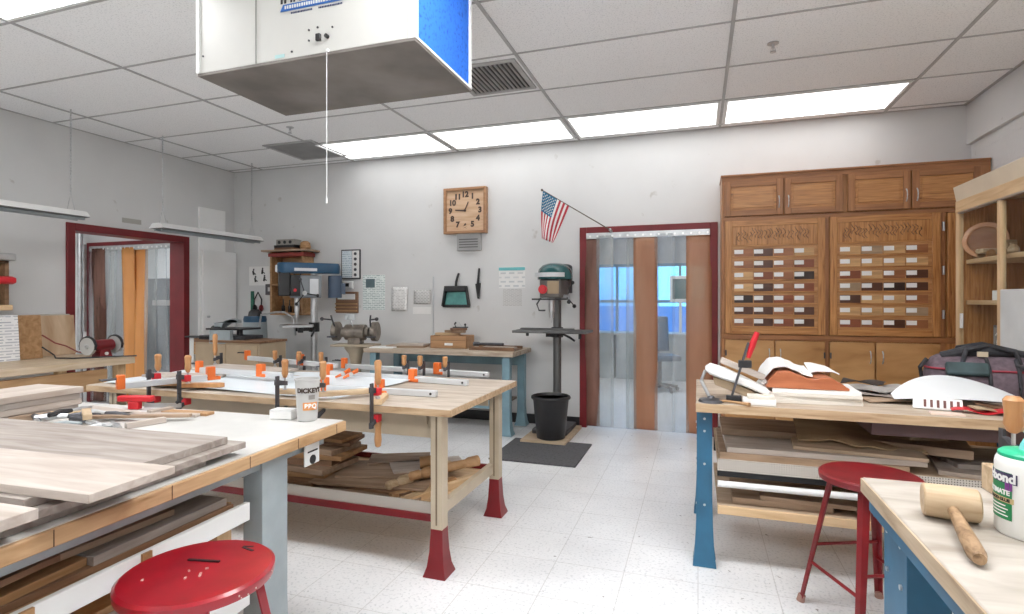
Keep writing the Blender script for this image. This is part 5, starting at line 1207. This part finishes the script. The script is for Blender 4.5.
for i, (y, z, s_, mt, lb) in enumerate(((4.12, 1.574, .03, MAPLE, 'small turned maple cup on the top shelf of the display case'), (4.25, 1.299, .035, HONEY, 'small amber bowl on the middle shelf of the display case'), (4.10, 1.299, .03, BLACK, 'little black lidded pot on the middle shelf of the display case'), (3.86, 1.299, .045, WALN, 'dark turned vase on the middle shelf of the display case'), (3.65, 1.299, .04, HONEY, 'round honey coloured pot on the middle shelf of the display case'))):
    tag(MB().lathe([(s_*.6, 0), (s_, s_*.6), (s_*.9, s_*1.4), (s_*.5, s_*2), (s_*.65, s_*2.3), (s_*.5, s_*2.25), (s_*.4, s_*2)], seg=20).build('turned_vase', mt, None, (1.80, y, z)), lb, 'turned wood')
tag(MB().bb((-.05, -.02, 0), (.05, .02, .06)).build('price_card', PAPER, None, (1.76, 4.18, 1.299), (0, 0, R(90))), 'small white card on the middle shelf of the display case', 'card')
t = thing('picture_tile', 'square grey framed tile with a light swirl inside the display case', 'picture', (1.80, 4.24, .929), R(-90))
MB().bb((-.10, -.01, 0), (.10, .01, .21)).build('frame', plain('tile_grey', (.16, .15, .15), .5), t, bevel=.003); MB().bb((-.085, -.013, .015), (.085, -.009, .195)).build('face', plain('tile_face', (.28, .27, .26), .5), t)
m = MB(); m.tube([(.05*math.cos(a)*(.4+a/9), -.015, .105+.05*math.sin(a)*(.4+a/9)) for a in [k*.35 for k in range(26)]], .005, 6); m.build('swirl', PAPER, t)
MB().bb((-.08, .01, 0), (.08, .06, .01)).build('foot', BLACK, t)
for i, (y, z, w) in enumerate(((4.47, 1.47, .06), (4.47, 1.40, .06), (4.47, 1.20, .06))): tag(MB().bb((XR-.02, y-w, z), (XR-.0125, y+w, z+.02)).build('name_strip', PAPER), 'narrow pale name strip inside the display case, %s one' % ('upper', 'middle', 'lower')[i], 'label strip')
tag(MB().bb((1.640, 3.42, .86), (1.672, 3.90, 1.36)).build('display_board', plain('board_pale_grey', (.62, .64, .64), .5), None, bevel=.004), 'pale grey upright board at the frame edge before the display case glass', 'board')

# ------------------------------------------------------------------ bench E: long bench before the cabinets
ox, oy = .95, 3.26
t = thing('workbench', 'long workbench with blue steel legs before the oak cabinets', 'workbench', (ox, oy, 0))
MB().bb(rel((-.01, 2.83, .757)), rel((1.62, 3.69, .80))).build('table_top', TOPE, t, bevel=.004)
MB().bb(rel((-.01, 2.826, .758)), rel((1.62, 2.832, .799))).build('edge_band', EDGEX, t)
for x, s_ in ((.030, 1), (1.55, -1)):
    for y in (2.90, 3.60):
        l_ = uleg(MB(), x-ox, y-oy, .001, .757, .072, .070, open_x=s_, flare=1.5, fl_h=.35).build('leg', BLUE, t, bevel=.0015)
        m = MB(); bolts(m, [(x-ox-s_*.036 if s_ > 0 else x-ox+.036, y-oy-.02, z) for z in (.12, .30, .45, .52, .70)], .006, 'x', -s_)
        for z in (.06, .30, .50, .66, .72): m.cyl((x-ox, y-oy-.035-.003, z), (x-ox, y-oy-.035, z), .006, seg=8)
        m.build('bolt', STEEL, l_)
MB().bb(rel((.09, 2.87, .50)), rel((1.53, 3.63, .515))).build('upper_shelf', PLYX, t)
MB().bb(rel((.09, 2.862, .475)), rel((1.53, 2.872, .53))).build('shelf_edge', PERF, t)
MB().bb(rel((.09, 2.87, .285)), rel((1.53, 3.63, .30))).build('lower_shelf', PLYX, t)
MB().bb(rel((.09, 2.86, .265)), rel((1.53, 2.875, .305))).build('rail', PINE, t, bevel=.002)
MB().cyl(rel((.09, 2.885, .405)), rel((1.53, 2.885, .405)), .016, seg=14).build('rail', WHITE, t)
MB().bb(rel((.09, 3.60, .38)), rel((1.53, 3.61, .50))).build('back_rail', BLACK, t); MB().bb(rel((.09, 2.89, .44)), rel((1.53, 2.90, .474))).build('gap_shade', BLACK, t)  # black front strip paints the shaded gap under the shelf edge
MB().bb(rel((.75, 2.92, .685)), rel((1.35, 3.3, .757))).build('under_drawer', plain('drawer_plum', (.12, .07, .07), .5), t, bevel=.003)
ke = 'on the upper shelf before the oak cabinets'
boards([(.50, 3.20, .5155, .80, .56, .035, 0, TANB, 'wide pinkish board lowest of the stack '+ke),
 (.55, 3.16, .551, .84, .46, .025, 1, PALEB, 'pale board second of the stack '+ke),
 (.34, 3.34, .577, .44, .32, .035, 0, TANB, 'thick tan plank set back in the stack '+ke),
 (.72, 3.10, .577, .54, .30, .016, -6, PLYX, 'light plywood sheet lying askew at the front '+ke),

 (1.02, 3.22, .5775, .40, .30, .04, -14, TANB, 'chunky brown offcut beside the ragged sheet '+ke),
 (1.28, 3.12, .5155, .44, .40, .018, -12, PALEB, 'light panel nearest the glue bottle '+ke),
 (1.30, 3.22, .534, .40, .34, .02, 6, GREYB, 'grey panel crossing the light one '+ke)])
def rag(u, v):
    e = .03*math.sin(9*u)+.02*math.sin(23*u+1)
    return (-.27+.54*u+.06*v*(1-u)-.05*v, -.16+.30*v+e*(1-v)*1.2, .010+.085*v+.012*math.sin(5*u+2*v)-.03*u*v)
tag(MB().sheet(rag, 24, 8, .006).build('ragged_sheet', wood('bronze_board', (.30, .20, .11), (.46, .33, .20), 'X', 2, 7, .6), None, (.74, 3.20, .594)), 'bronze brown warped sheet with a ragged edge '+ke, 'sheet')
m = MB(); m.loft([[(-.09, -.06, 0), (.09, -.06, 0), (.09, .06, 0), (-.09, .06, 0)], [(-.09, -.06, .10), (.05, -.06, .10), (.05, .06, .10), (-.09, .06, .10)]])
tag(m.build('angled_block', CARD, None, (1.05, 3.24, .6185), (0, 0, R(12)), bevel=.004), 'angular brown block standing on the chunky offcut '+ke, 'wood block')
kf = 'on the bottom shelf before the oak cabinets'
boards([(.38, 3.08, .3005, .44, .30, .03, 0, TANB, 'tan board nearest the blue leg '+kf), (.52, 3.02, .331, .46, .20, .02, -3, TANB, 'thin tan board on the tan one '+kf),
 (.95, 3.08, .3005, .50, .32, .035, 3, PLYX, 'pale thick board in the middle '+kf), (1.28, 3.15, .3005, .40, .30, .03, -8, HONEY, 'amber board towards the hidden end '+kf), (.98, 3.05, .336, .30, .24, .02, -9, TANB, 'small tan board on the pale thick one '+kf)])

# things on bench E
ZT = .8005
q = at(735, 403, z=.8)
t = thing('foam_form', 'white padded curved arm standing beside the red clamp at the bench corner', 'form', (.16, 2.98, ZT), 0)
m = MB()
prof = [(-.13, .155), (-.10, .175), (-.04, .160), (.06, .115), (.17, .060), (.165, .035), (.05, .080), (-.05, .110), (-.105, .13)]
m.prism([(x, -.07, z) for x, z in prof], (0, 0, 0), (0, .14, 0)); m.build('padded_arm', PAPER, t, bevel=.01)
MB().prism([(x, -.05, z-.022) for x, z in ((-.09, .135), (-.03, .125), (.06, .09), (.13, .055), (.06, .05), (-.08, .10))], (0, 0, 0), (0, .10, 0)).build('rib', CARD, t, bevel=.004)
MB().tube([(-.125, -.06, .15), (-.145, -.07, .10), (-.11, -.09, .03), (-.10, -.09, .012)], .009, 8).build('stand_wire', STEEL, t)
MB().lathe([(.06, 0), (.055, .012), (.02, .02), (.012, .03)], (-.10, -.09, 0), seg=20).build('foot', DARKST, t)
MB().box((.05, .03, .155), (.22, .03, .03), (0, R(22), 0)).build('batten', PALEB, t, bevel=.003)
MB().bb((.12, -.06, 0), (.16, .06, .05)).build('block', WALN, t, bevel=.002)
tag(MB().tube([(-.07, 0, .008), (0, .01, .01), (.06, -.01, .008), (.10, -.045, .008)], [.006, .006, .006, .010], 8).build('brass_hook', HONEY, None, (.13, 2.865, ZT)), 'small curled brass hook in front of the white padded arm', 'hook')
t = thing('bar_clamp', 'small upright clamp with a red handle over the white padded arm', 'clamp', (.185, 2.90, ZT), 0)
MB().box((.005, 0, .15), (.010, .018, .30), (0, R(16), 0)).build('bar', DARKST, t)
MB().tube([(.045, 0, .22), (.062, 0, .28), (.085, 0, .345)], [.010, .016, .012], 10).build('handle', REDPAD, t)
MB().box((.03, 0, .19), (.06, .022, .035)).build('jaw', BLACK, t, bevel=.003); MB().box((-.02, 0, .018), (.07, .022, .035)).build('jaw', BLACK, t, bevel=.003)
t = thing('eraser_block', 'white foam sanding block in front of the padded arm', 'block', (.225, 2.90, ZT), -.05)
MB().bb((-.02, -.045, 0), (.125, .045, .028)).build('block', PAPER, t, bevel=.004); MB().bb((0, -.04, .0285), (.12, .045, .045)).build('pad', plain('pad_cream', (.70, .66, .58), .7), t, bevel=.003)
# white board stack & wavy form
for i in range(4):
    boards([(.505+.012*i, 3.12+.008*(i % 2), ZT+.0165*i, .44-.02*i, .30, .016, 4-2*i, PAPER if i == 3 else plain('gypsum', (.72, .68, .62), .8, var=.08), ('whitish sheet, %s in the pile under the wavy red form' % ('lowest', 'second from the bottom', 'third from the bottom', 'topmost')[i]))], 'foam_sheet', 'sheet')
t = thing('wavy_form', 'wavy reddish bent wood form wrapped in white paper on the sheet pile', 'form', (.50, 3.12, ZT+.067), 0)
def wave(x):      # x 0..1
    pts = [(0, .01), (.05, .05), (.15, .082), (.28, .085), (.40, .070), (.52, .052), (.60, .050), (.68, .060), (.78, .060), (.90, .035), (1, .012)]
    for (a, b), (c, d) in zip(pts, pts[1:]):
        if x <= c:
            s_ = (x-a)/(c-a); s_ = s_*s_*(3-2*s_); return b+(d-b)*s_
    return pts[-1][1]
n = 30; W_ = .36
m = MB(); m.prism([(-W_/2+W_*k/n, -.13, wave(k/n)) for k in range(n+1)]+[(W_/2, -.13, .001), (-W_/2, -.13, .001)], (0, 0, 0), (0, .24, 0)); m.build('core', wood('padauk_form', (.36, .10, .04), (.52, .18, .08), 'X', 3, 9, .4), t, bevel=.003)
def wtop(u, v):
    k = u*.62 if True else u
    return (-W_/2-.014+W_*k*1.0, -.10+.25*v, wave(min(1, k))+.016+.018*v+.01*math.sin(u*PI))
MB().sheet(wtop, 20, 5, .008).build('paper_wrap', PAPER, t)
MB().tube([(-W_/2-.012, -.09, wave(0)+.02), (-W_/2-.03, -.06, .0), ], .02, 10).build('wrap_roll', PAPER, t)
MB().sheet(lambda u, v: (.03+.13*u, -.02+.16*v, wave(min(1, .62+.22*u))+.022+.03*v*(1-u)), 8, 4, .006).build('paper_flap', PAPER, t)
# papers / magazines
GL = plain('grey_leather', (.34, .32, .30), .7, var=.35, vs=10)
for i, (x, y, l, w, a, mt, lb) in enumerate(((.96, 3.25, .40, .26, 10, TANB, 'thin brown veneer sheet lowest beside the grey papers'), (.94, 3.30, .34, .24, -8, GREYB, 'grey veneer sheet just above the brown one'), (.92, 3.36, .26, .20, 15, GL, 'crumpled grey sheet topmost between form and tool bag'), (.86, 3.50, .20, .12, -20, BLACK, 'black glove shape lying behind the crumpled grey sheet'))):
    z = ZT+.012*i
    tag(MB().sheet(lambda u, v, l=l, w=w, i=i: ((u-.5)*l, (v-.5)*w, .006+.010*abs(math.sin(4*u+2*v+i))*(1 if i < 2 else 1.8)), 10, 6, .003).build('veneer_sheet' if i < 3 else 'work_glove', mt, None, (x, y, z), (0, 0, R(a))), lb, 'sheet' if i < 3 else 'glove')
# large white arched sheet
def arch(u, v):
    s_ = 2*u-1
    return (s_*.26, (v-.5)*.26*(1-.80*s_*s_)-.05*s_*s_, .030+.02*(1-s_*s_)+.075*v*(1-.8*s_*s_))
tag(MB().sheet(arch, 20, 8, .004).build('arched_sheet', plain('acrylic_white', (.76, .79, .81), .3, var=.02), None, (1.15, 3.17, ZT)), 'white arched pointed sheet lying before the purple tool bag', 'sheet')
t = thing('picture_card', 'white card printed with dark bars propped on the bench edge before the arched sheet', 'card', (1.03, 3.00, ZT), R(-14))
MB().box((0, 0, .028), (.18, .004, .050), (R(-18), 0, 0)).build('card', PAPER, t)
m = MB()
for k in range(6): m.box((-.045+k*.024, -.0035, .028), (.010, .002, .034), (R(-18), 0, 0))
m.build('printed_bars', plain('bar_brown', (.16, .06, .05), .5), t)
MB().bb((-.09, .0, 0), (.09, .06, .004)).build('fold', PAPER, t)
for i, (x, y, l, a, mt) in enumerate(((1.17, 2.96, .20, -8, REDPAD), (1.27, 2.98, .26, 12, CARD), (1.33, 3.03, .28, -14, WALN), (1.40, 3.00, .22, 20, PAPER))):
    tag(MB().sheet(lambda u, v, l=l, i=i: ((u-.5)*l, (v-.5)*.06, .010+.008*math.sin(8*u+i)+.004*v), 12, 3, .004).build('wood_shaving', mt, None, (x, y, ZT+.006*i+.004), (0, 0, R(a))), ('red wavy strip next to the barred card', 'brown wavy strip before the arched sheet', 'dark wavy strip nearest the upright clamp handle', 'white wavy strip beyond the upright clamp handle')[i], 'strip')
tag(MB().bb((-.06, -.03, 0), (.06, .03, .006)).build('spotted_strip', printed('red_spots', (.75, .60, .52), (.45, .08, .05), 3, .8, .12, 'XY'), None, (1.03, 2.90, ZT), (0, 0, R(-5))), 'small red spotted strip at the bench edge below the barred card', 'strip')
# tool bag
t = thing('tool_bag', 'purple and black fabric tool bag on the bench before the display case', 'bag', (1.42, 3.44, ZT), R(-8)); t.scale = (.86, .92, .92); t.location.x = 1.385
PUR = plain('bag_purple', (.13, .095, .115), .85, var=.25, vs=30, bump=.3); BK = plain('bag_black', (.03, .03, .035), .8, var=.4, vs=20, bump=.4); TL_ = plain('bag_teal', (.04, .07, .075), .7, var=.5)
def ring(z, a, b, n=28, cx=0, ex=3.2):
    pts = []
    for k in range(n):
        q = 2*PI*k/n; c, s_ = math.cos(q), math.sin(q)
        pts.append((cx+a*math.copysign(abs(c)**(2/ex), c), b*math.copysign(abs(s_)**(2/ex), s_), z))
    return pts
MB().loft([ring(0, .285, .15), ring(.02, .30, .16), ring(.10, .30, .165), ring(.17, .285, .14), ring(.215, .26, .10), ring(.235, .23, .06)]).build('body', PUR, t)
m = MB(); m.tube([ (p[0]*1.02, p[1]*1.02, p[2]) for p in ring(.165, .288, .145)]+[(.295, 0, .165)], .006, 6); m.build('red_piping', plain('bag_red', (.30, .03, .05), .7), t)
m = MB(); m.tube([(-.22, -.04, .23), (-.10, -.05, .26), (.05, -.04, .262), (.20, -.02, .24)], [.022, .03, .03, .022], 10); m.build('top_flap', BK, t)
for s_ in (-1, 1): MB().tube([(-.13, s_*.10, .20), (-.11, s_*.09, .27), (0, s_*.06, .295), (.11, s_*.09, .27), (.13, s_*.10, .20)], .013, 8).build('handle', BK, t)
m = MB(); m.box((-.12, -.150, .17), (.20, .04, .075), (R(-28), 0, 0)); m.build('front_pocket', TL_, t, bevel=.012)
m = MB(); m.box((.20, -.160, .09), (.10, .05, .13)); m.sph((.20, -.175, .10), .045, (1, .5, 1.3)); m.build('side_pouch', BK, t, bevel=.012)
for x in (-.02, .11): MB().tube([(x, -.165, .015), (x, -.178, .09), (x, -.155, .17), (x, -.10, .225)], .010, 6).build('strap', BK, t)
MB().tube([(-.285, -.03, .21), (-.32, -.03, .16), (-.31, -.02, .10)], .012, 8).build('side_strap', BK, t)
MB().tube([(.10, -.14, .20), (.20, -.19, .16), (.29, -.15, .05), (.33, -.06, .03)], .010, 8).build('shoulder_strap', BK, t)
m = MB(); m.tube([(.24, .0, .21), (.30, .05, .24), (.315, .02, .19), (.32, -.04, .08), (.31, -.10, .02)], .022, 8); m.build('loose_strap', BK, t)
MB().bb((-.06, -.095, .235), (-.01, -.085, .262)).build('badge', plain('badge_sand', (.5, .42, .3), .6), t)

# clamp on the front edge of bench E
hq = at(1003, 425, y=2.80)
t = f_clamp(.775, 1.775, .87, 'fat wooden handled clamp on the butcher block edge behind the glue bottle', below=.18, hl=.095, gap=.13, inward=-1, fat=1.25, scr=.085)
tag(MB().bb((-.05, -.045, 0), (.03, .045, .068)).build('clamping_block', MAPLE, None, (.765, 1.752, .8005), bevel=.003), 'pale wooden block held under the clamp behind the glue bottle', 'wood block')

# ------------------------------------------------------------------ bench G: near right corner
ox, oy = 1.2, 1.1
t = thing('workbench', 'butcher block workbench with a blue steel leg carrying mallet and glue bottle', 'workbench', (ox, oy, 0))
BT = wood('butcher_top', (.36, .32, .27), (.54, .50, .45), 'X', 4, 3, .55, dark=(.24, .19, .15))
MB().bb(rel((.44, .15, .758)), rel((2.0, 1.80, .80))).build('table_top', BT, t, bevel=.004)
MB().bb(rel((.436, .15, .760)), rel((.442, 1.80, .797))).build('edge_band', wood('butcher_edge', (.38, .28, .18), (.56, .44, .31), 'Y', 4, 8, .5, dark=(.22, .14, .08)), t)
for x, s_ in ((.515, 1), (1.92, -1)):
    for y in (1.63, .3):
        l_ = uleg(MB(), x-ox, y-oy, .001, .757, .09, .17, open_x=s_, flare=1.3, fl_h=.3).build('leg', BLUE, t, bevel=.0015)
        for z in (.18, .46, .60, .70):
            for dy in (-.05, .05): MB().cyl((x-ox-s_*.045-s_*.005, y-oy+dy, z), (x-ox-s_*.045, y-oy+dy, z), .007, seg=8).build('bolt', STEEL, l_)
MB().bb(rel((.452, .18, .715)), rel((.462, 1.78, .757))).build('side_rail', BLUE, t)
MB().bb(rel((.462, 1.77, .700)), rel((1.95, 1.78, .757))).build('back_rail', BLUE, t)
MB().bb(rel((.60, .25, .19)), rel((1.85, 1.72, .21))).build('lower_shelf', PINE, t)
MB().bb(rel((.55, 1.68, .17)), rel((1.9, 1.70, .22))).build('shelf_rail', PINE, t)
# mallet
hd = Vector((.545, 1.515, .8005+.044)); hx = Vector((.98, -.18, 0)).normalized()
ang = math.atan2(hx.y, hx.x)
t = thing('mallet', 'worn wooden mallet lying on the butcher block bench', 'mallet', (hd.x, hd.y, .8005), ang); t.scale = (.84, .90, .84)
MB().lathe([(.038, -.062), (.043, -.058), (.045, 0), (.043, .058), (.038, .062)], (0, 0, .0455), (1, 0, 0), 28).build('head', MAPLE, t)
MB().tube([(0, .03, .040), (0, -.05, .036), (0, -.12, .030), (0, -.20, .024), (0, -.27, .020), (0, -.295, .020)], [.013, .014, .016, .0185, .019, .013], 14).build('handle', wood('mallet_handle', (.22, .13, .065), (.46, .30, .17), 'Y', 26, 2, .5, dark=(.10, .055, .03)), t)
# glue bottle
gp = at(1031, 535, z=.80)
t = thing('glue_bottle', 'white wood glue bottle with a green cap and green label at the frame edge', 'bottle', (gp.x, gp.y, .8005))
rb = .060
MB().lathe([(rb*.93, 0), (rb, .006), (rb, .148), (rb*.97, .158), (rb*.90, .166), (0, .166)], seg=40).build('body', plain('bottle_white', (.78, .78, .75), .35, var=.02), t)
GREEN = plain('cap_green', (.02, .42, .22), .35, var=.05)
m = MB(); m.lathe([(rb*.90, .160), (rb*.91, .163), (rb*.90, .172), (rb*.80, .177), (.024, .180), (0, .180)], seg=40); m.build('cap', GREEN, t)
MB().lathe([(.020, .179), (.017, .192), (.010, .206), (.009, .214), (.012, .216), (.010, .226), (.004, .230)], seg=20).build('nozzle', plain('nozzle_aqua', (.20, .62, .62), .25), t)
ac = math.atan2(-gp.y, -gp.x); ar = ac-.50
LG = plain('label_green', (.015, .20, .07), .4, var=.1)
m = MB(); band(m, rb+.0008, rb+.0008, .035, .135, ar-2.3, ar, n=24); m.build('label', LG, t)
m = MB(); band(m, rb+.0014, rb+.0014, .071, .082, ar-2.3, ar+.06, n=24); m.build('label_band', plain('band_gold', (.55, .42, .22), .4), t)
m = MB(); band(m, rb+.0012, rb+.0012, .112, .134, ar-2.3, ar+.16, n=24); m.build('logo_shape', plain('logo_ink', (.05, .04, .10), .4), t)
text('Titebond', .026, WHITE, 'lettering', t, (0, 0, .123), align='RIGHT', wrap=(rb+.0018, ar+.12), depth=.0004, bold=.001)
text('III', .020, plain('logo_purple', (.20, .05, .25), .4), 'lettering', t, (0, 0, .105), align='RIGHT', wrap=(rb+.0016, ar+.02), depth=.0004, bold=.001)
text('ULTIMATE', .014, WHITE, 'lettering', t, (0, 0, .092), align='RIGHT', wrap=(rb+.0016, ar-.06), depth=.0004, bold=.0006)
text('WOOD GLUE', .009, BLACK, 'lettering', t, (0, 0, .0765), align='RIGHT', wrap=(rb+.0022, ar-.05), depth=.0003, bold=.0004)
m = MB()
for k in range(4): band(m, rb+.0013, rb+.0013, .042+k*.007, .0445+k*.007, ar-.9, ar-.12-.08*(k % 2), n=8)
m.build('small_print', PAPER, t)

# ------------------------------------------------------------------ stools
def stool(label, x, y, h, rz, mat, wear=True):
    t = thing('stool', label, 'stool', (x, y, 0), rz)
    r0 = .182
    seat = MB().lathe([(r0-.012, -.030), (r0-.002, -.028), (r0, -.02), (r0, -.006), (r0-.008, 0), (r0-.03, -.001), (.08, -.004), (0, -.004)], (0, 0, h), seg=48).build('seat', mat, t)
    if wear:
        rr = random.Random(5)
        for k in range(6):
            a = rr.uniform(0, 2*PI); q = rr.uniform(.02, .155); MB().box((q*math.cos(a), q*math.sin(a), h-.0022), (rr.uniform(.004, .008), rr.uniform(.003, .005), .004), (0, 0, rr.uniform(0, 3))).build('paint_chip', plain('chip_pale', (.65, .45, .40), .6), seat)
        for k in range(10):
            a = rr.uniform(0, 2*PI); MB().sph((r0*math.cos(a), r0*math.sin(a), h-rr.uniform(.006, .026)), rr.uniform(.0015, .003), seg=6).build('paint_chip', plain('chip_pale', (.65, .45, .40), .6), seat)
        for q in (((-.03, .045, h-.0023), (.09, .007, .004), (0, 0, .2)), ((.03, .135, h-.0023), (.045, .007, .004), (0, 0, -.2)), ((.02, .148, h-.0023), (.03, .006, .004), (0, 0, .3))): MB().box(*q).build('bare_patch', BLACK, seat)
    tops, bots = [], []
    for k in range(4):
        a = PI/4+k*PI/2; p1 = Vector((.135*math.cos(a), .135*math.sin(a), h-.03)); p0 = Vector((.25*math.cos(a), .25*math.sin(a), .02))
        d = (p1-p0).normalized(); rad = Vector((math.cos(a), math.sin(a), 0)); tan = Vector((-math.sin(a), math.cos(a), 0))
        secs = []
        for p, w in ((p0, .016), (p1, .022)):
            # angle iron opening inward
            secs.append([p+rad*w*.5, p-rad*w*.3+tan*w, p-rad*w*.5+tan*w*.85, p+rad*w*.15, p-rad*w*.5-tan*w*.85, p-rad*w*.3-tan*w])
        l_ = MB().loft(secs).build('leg', mat, t)
        MB().cyl(p0-d*.018, p0+d*.010, .017, .015, 12).build('foot_tip', plain('worn_foot', (.35, .20, .16), .6), l_)
        tops.append(p1); bots.append(p0)
    for k in range(4):
        f = .30 if k % 2 else .44
        a, b = bots[k].lerp(tops[k], f), bots[(k+1) % 4].lerp(tops[(k+1) % 4], f)
        MB().cyl(a, b, .007, seg=8).build('brace', mat, t)
    return t
stool('bright red metal stool with worn chipped seat before the rack of boards', -1.215, 1.09, .61, R(0), STOOL)
stool('dark red metal stool between the long bench and the butcher block bench', .655, 2.57, .60, R(23), STOOLD, wear=False)

# ------------------------------------------------------------------ world and colour management
w = bpy.data.worlds.new('world'); scn.world = w; w.use_nodes = True
bg = w.node_tree.nodes['Background']; bg.inputs[0].default_value = (.45, .78, 1.0, 1); bg.inputs[1].default_value = 2.2
vs = scn.view_settings; vs.view_transform = 'Standard'; vs.look = 'None'; vs.gamma = 1; vs.use_curve_mapping = False; vs.exposure = 0.72
scn.cycles.use_denoising = True; scn.cycles.max_bounces = 10; scn.cycles.diffuse_bounces = 6; scn.cycles.transparent_max_bounces = 16
scn.cycles.sample_clamp_indirect = 8
for o in list(bpy.data.objects):
    if o.name.endswith('_curve'): bpy.data.objects.remove(o)
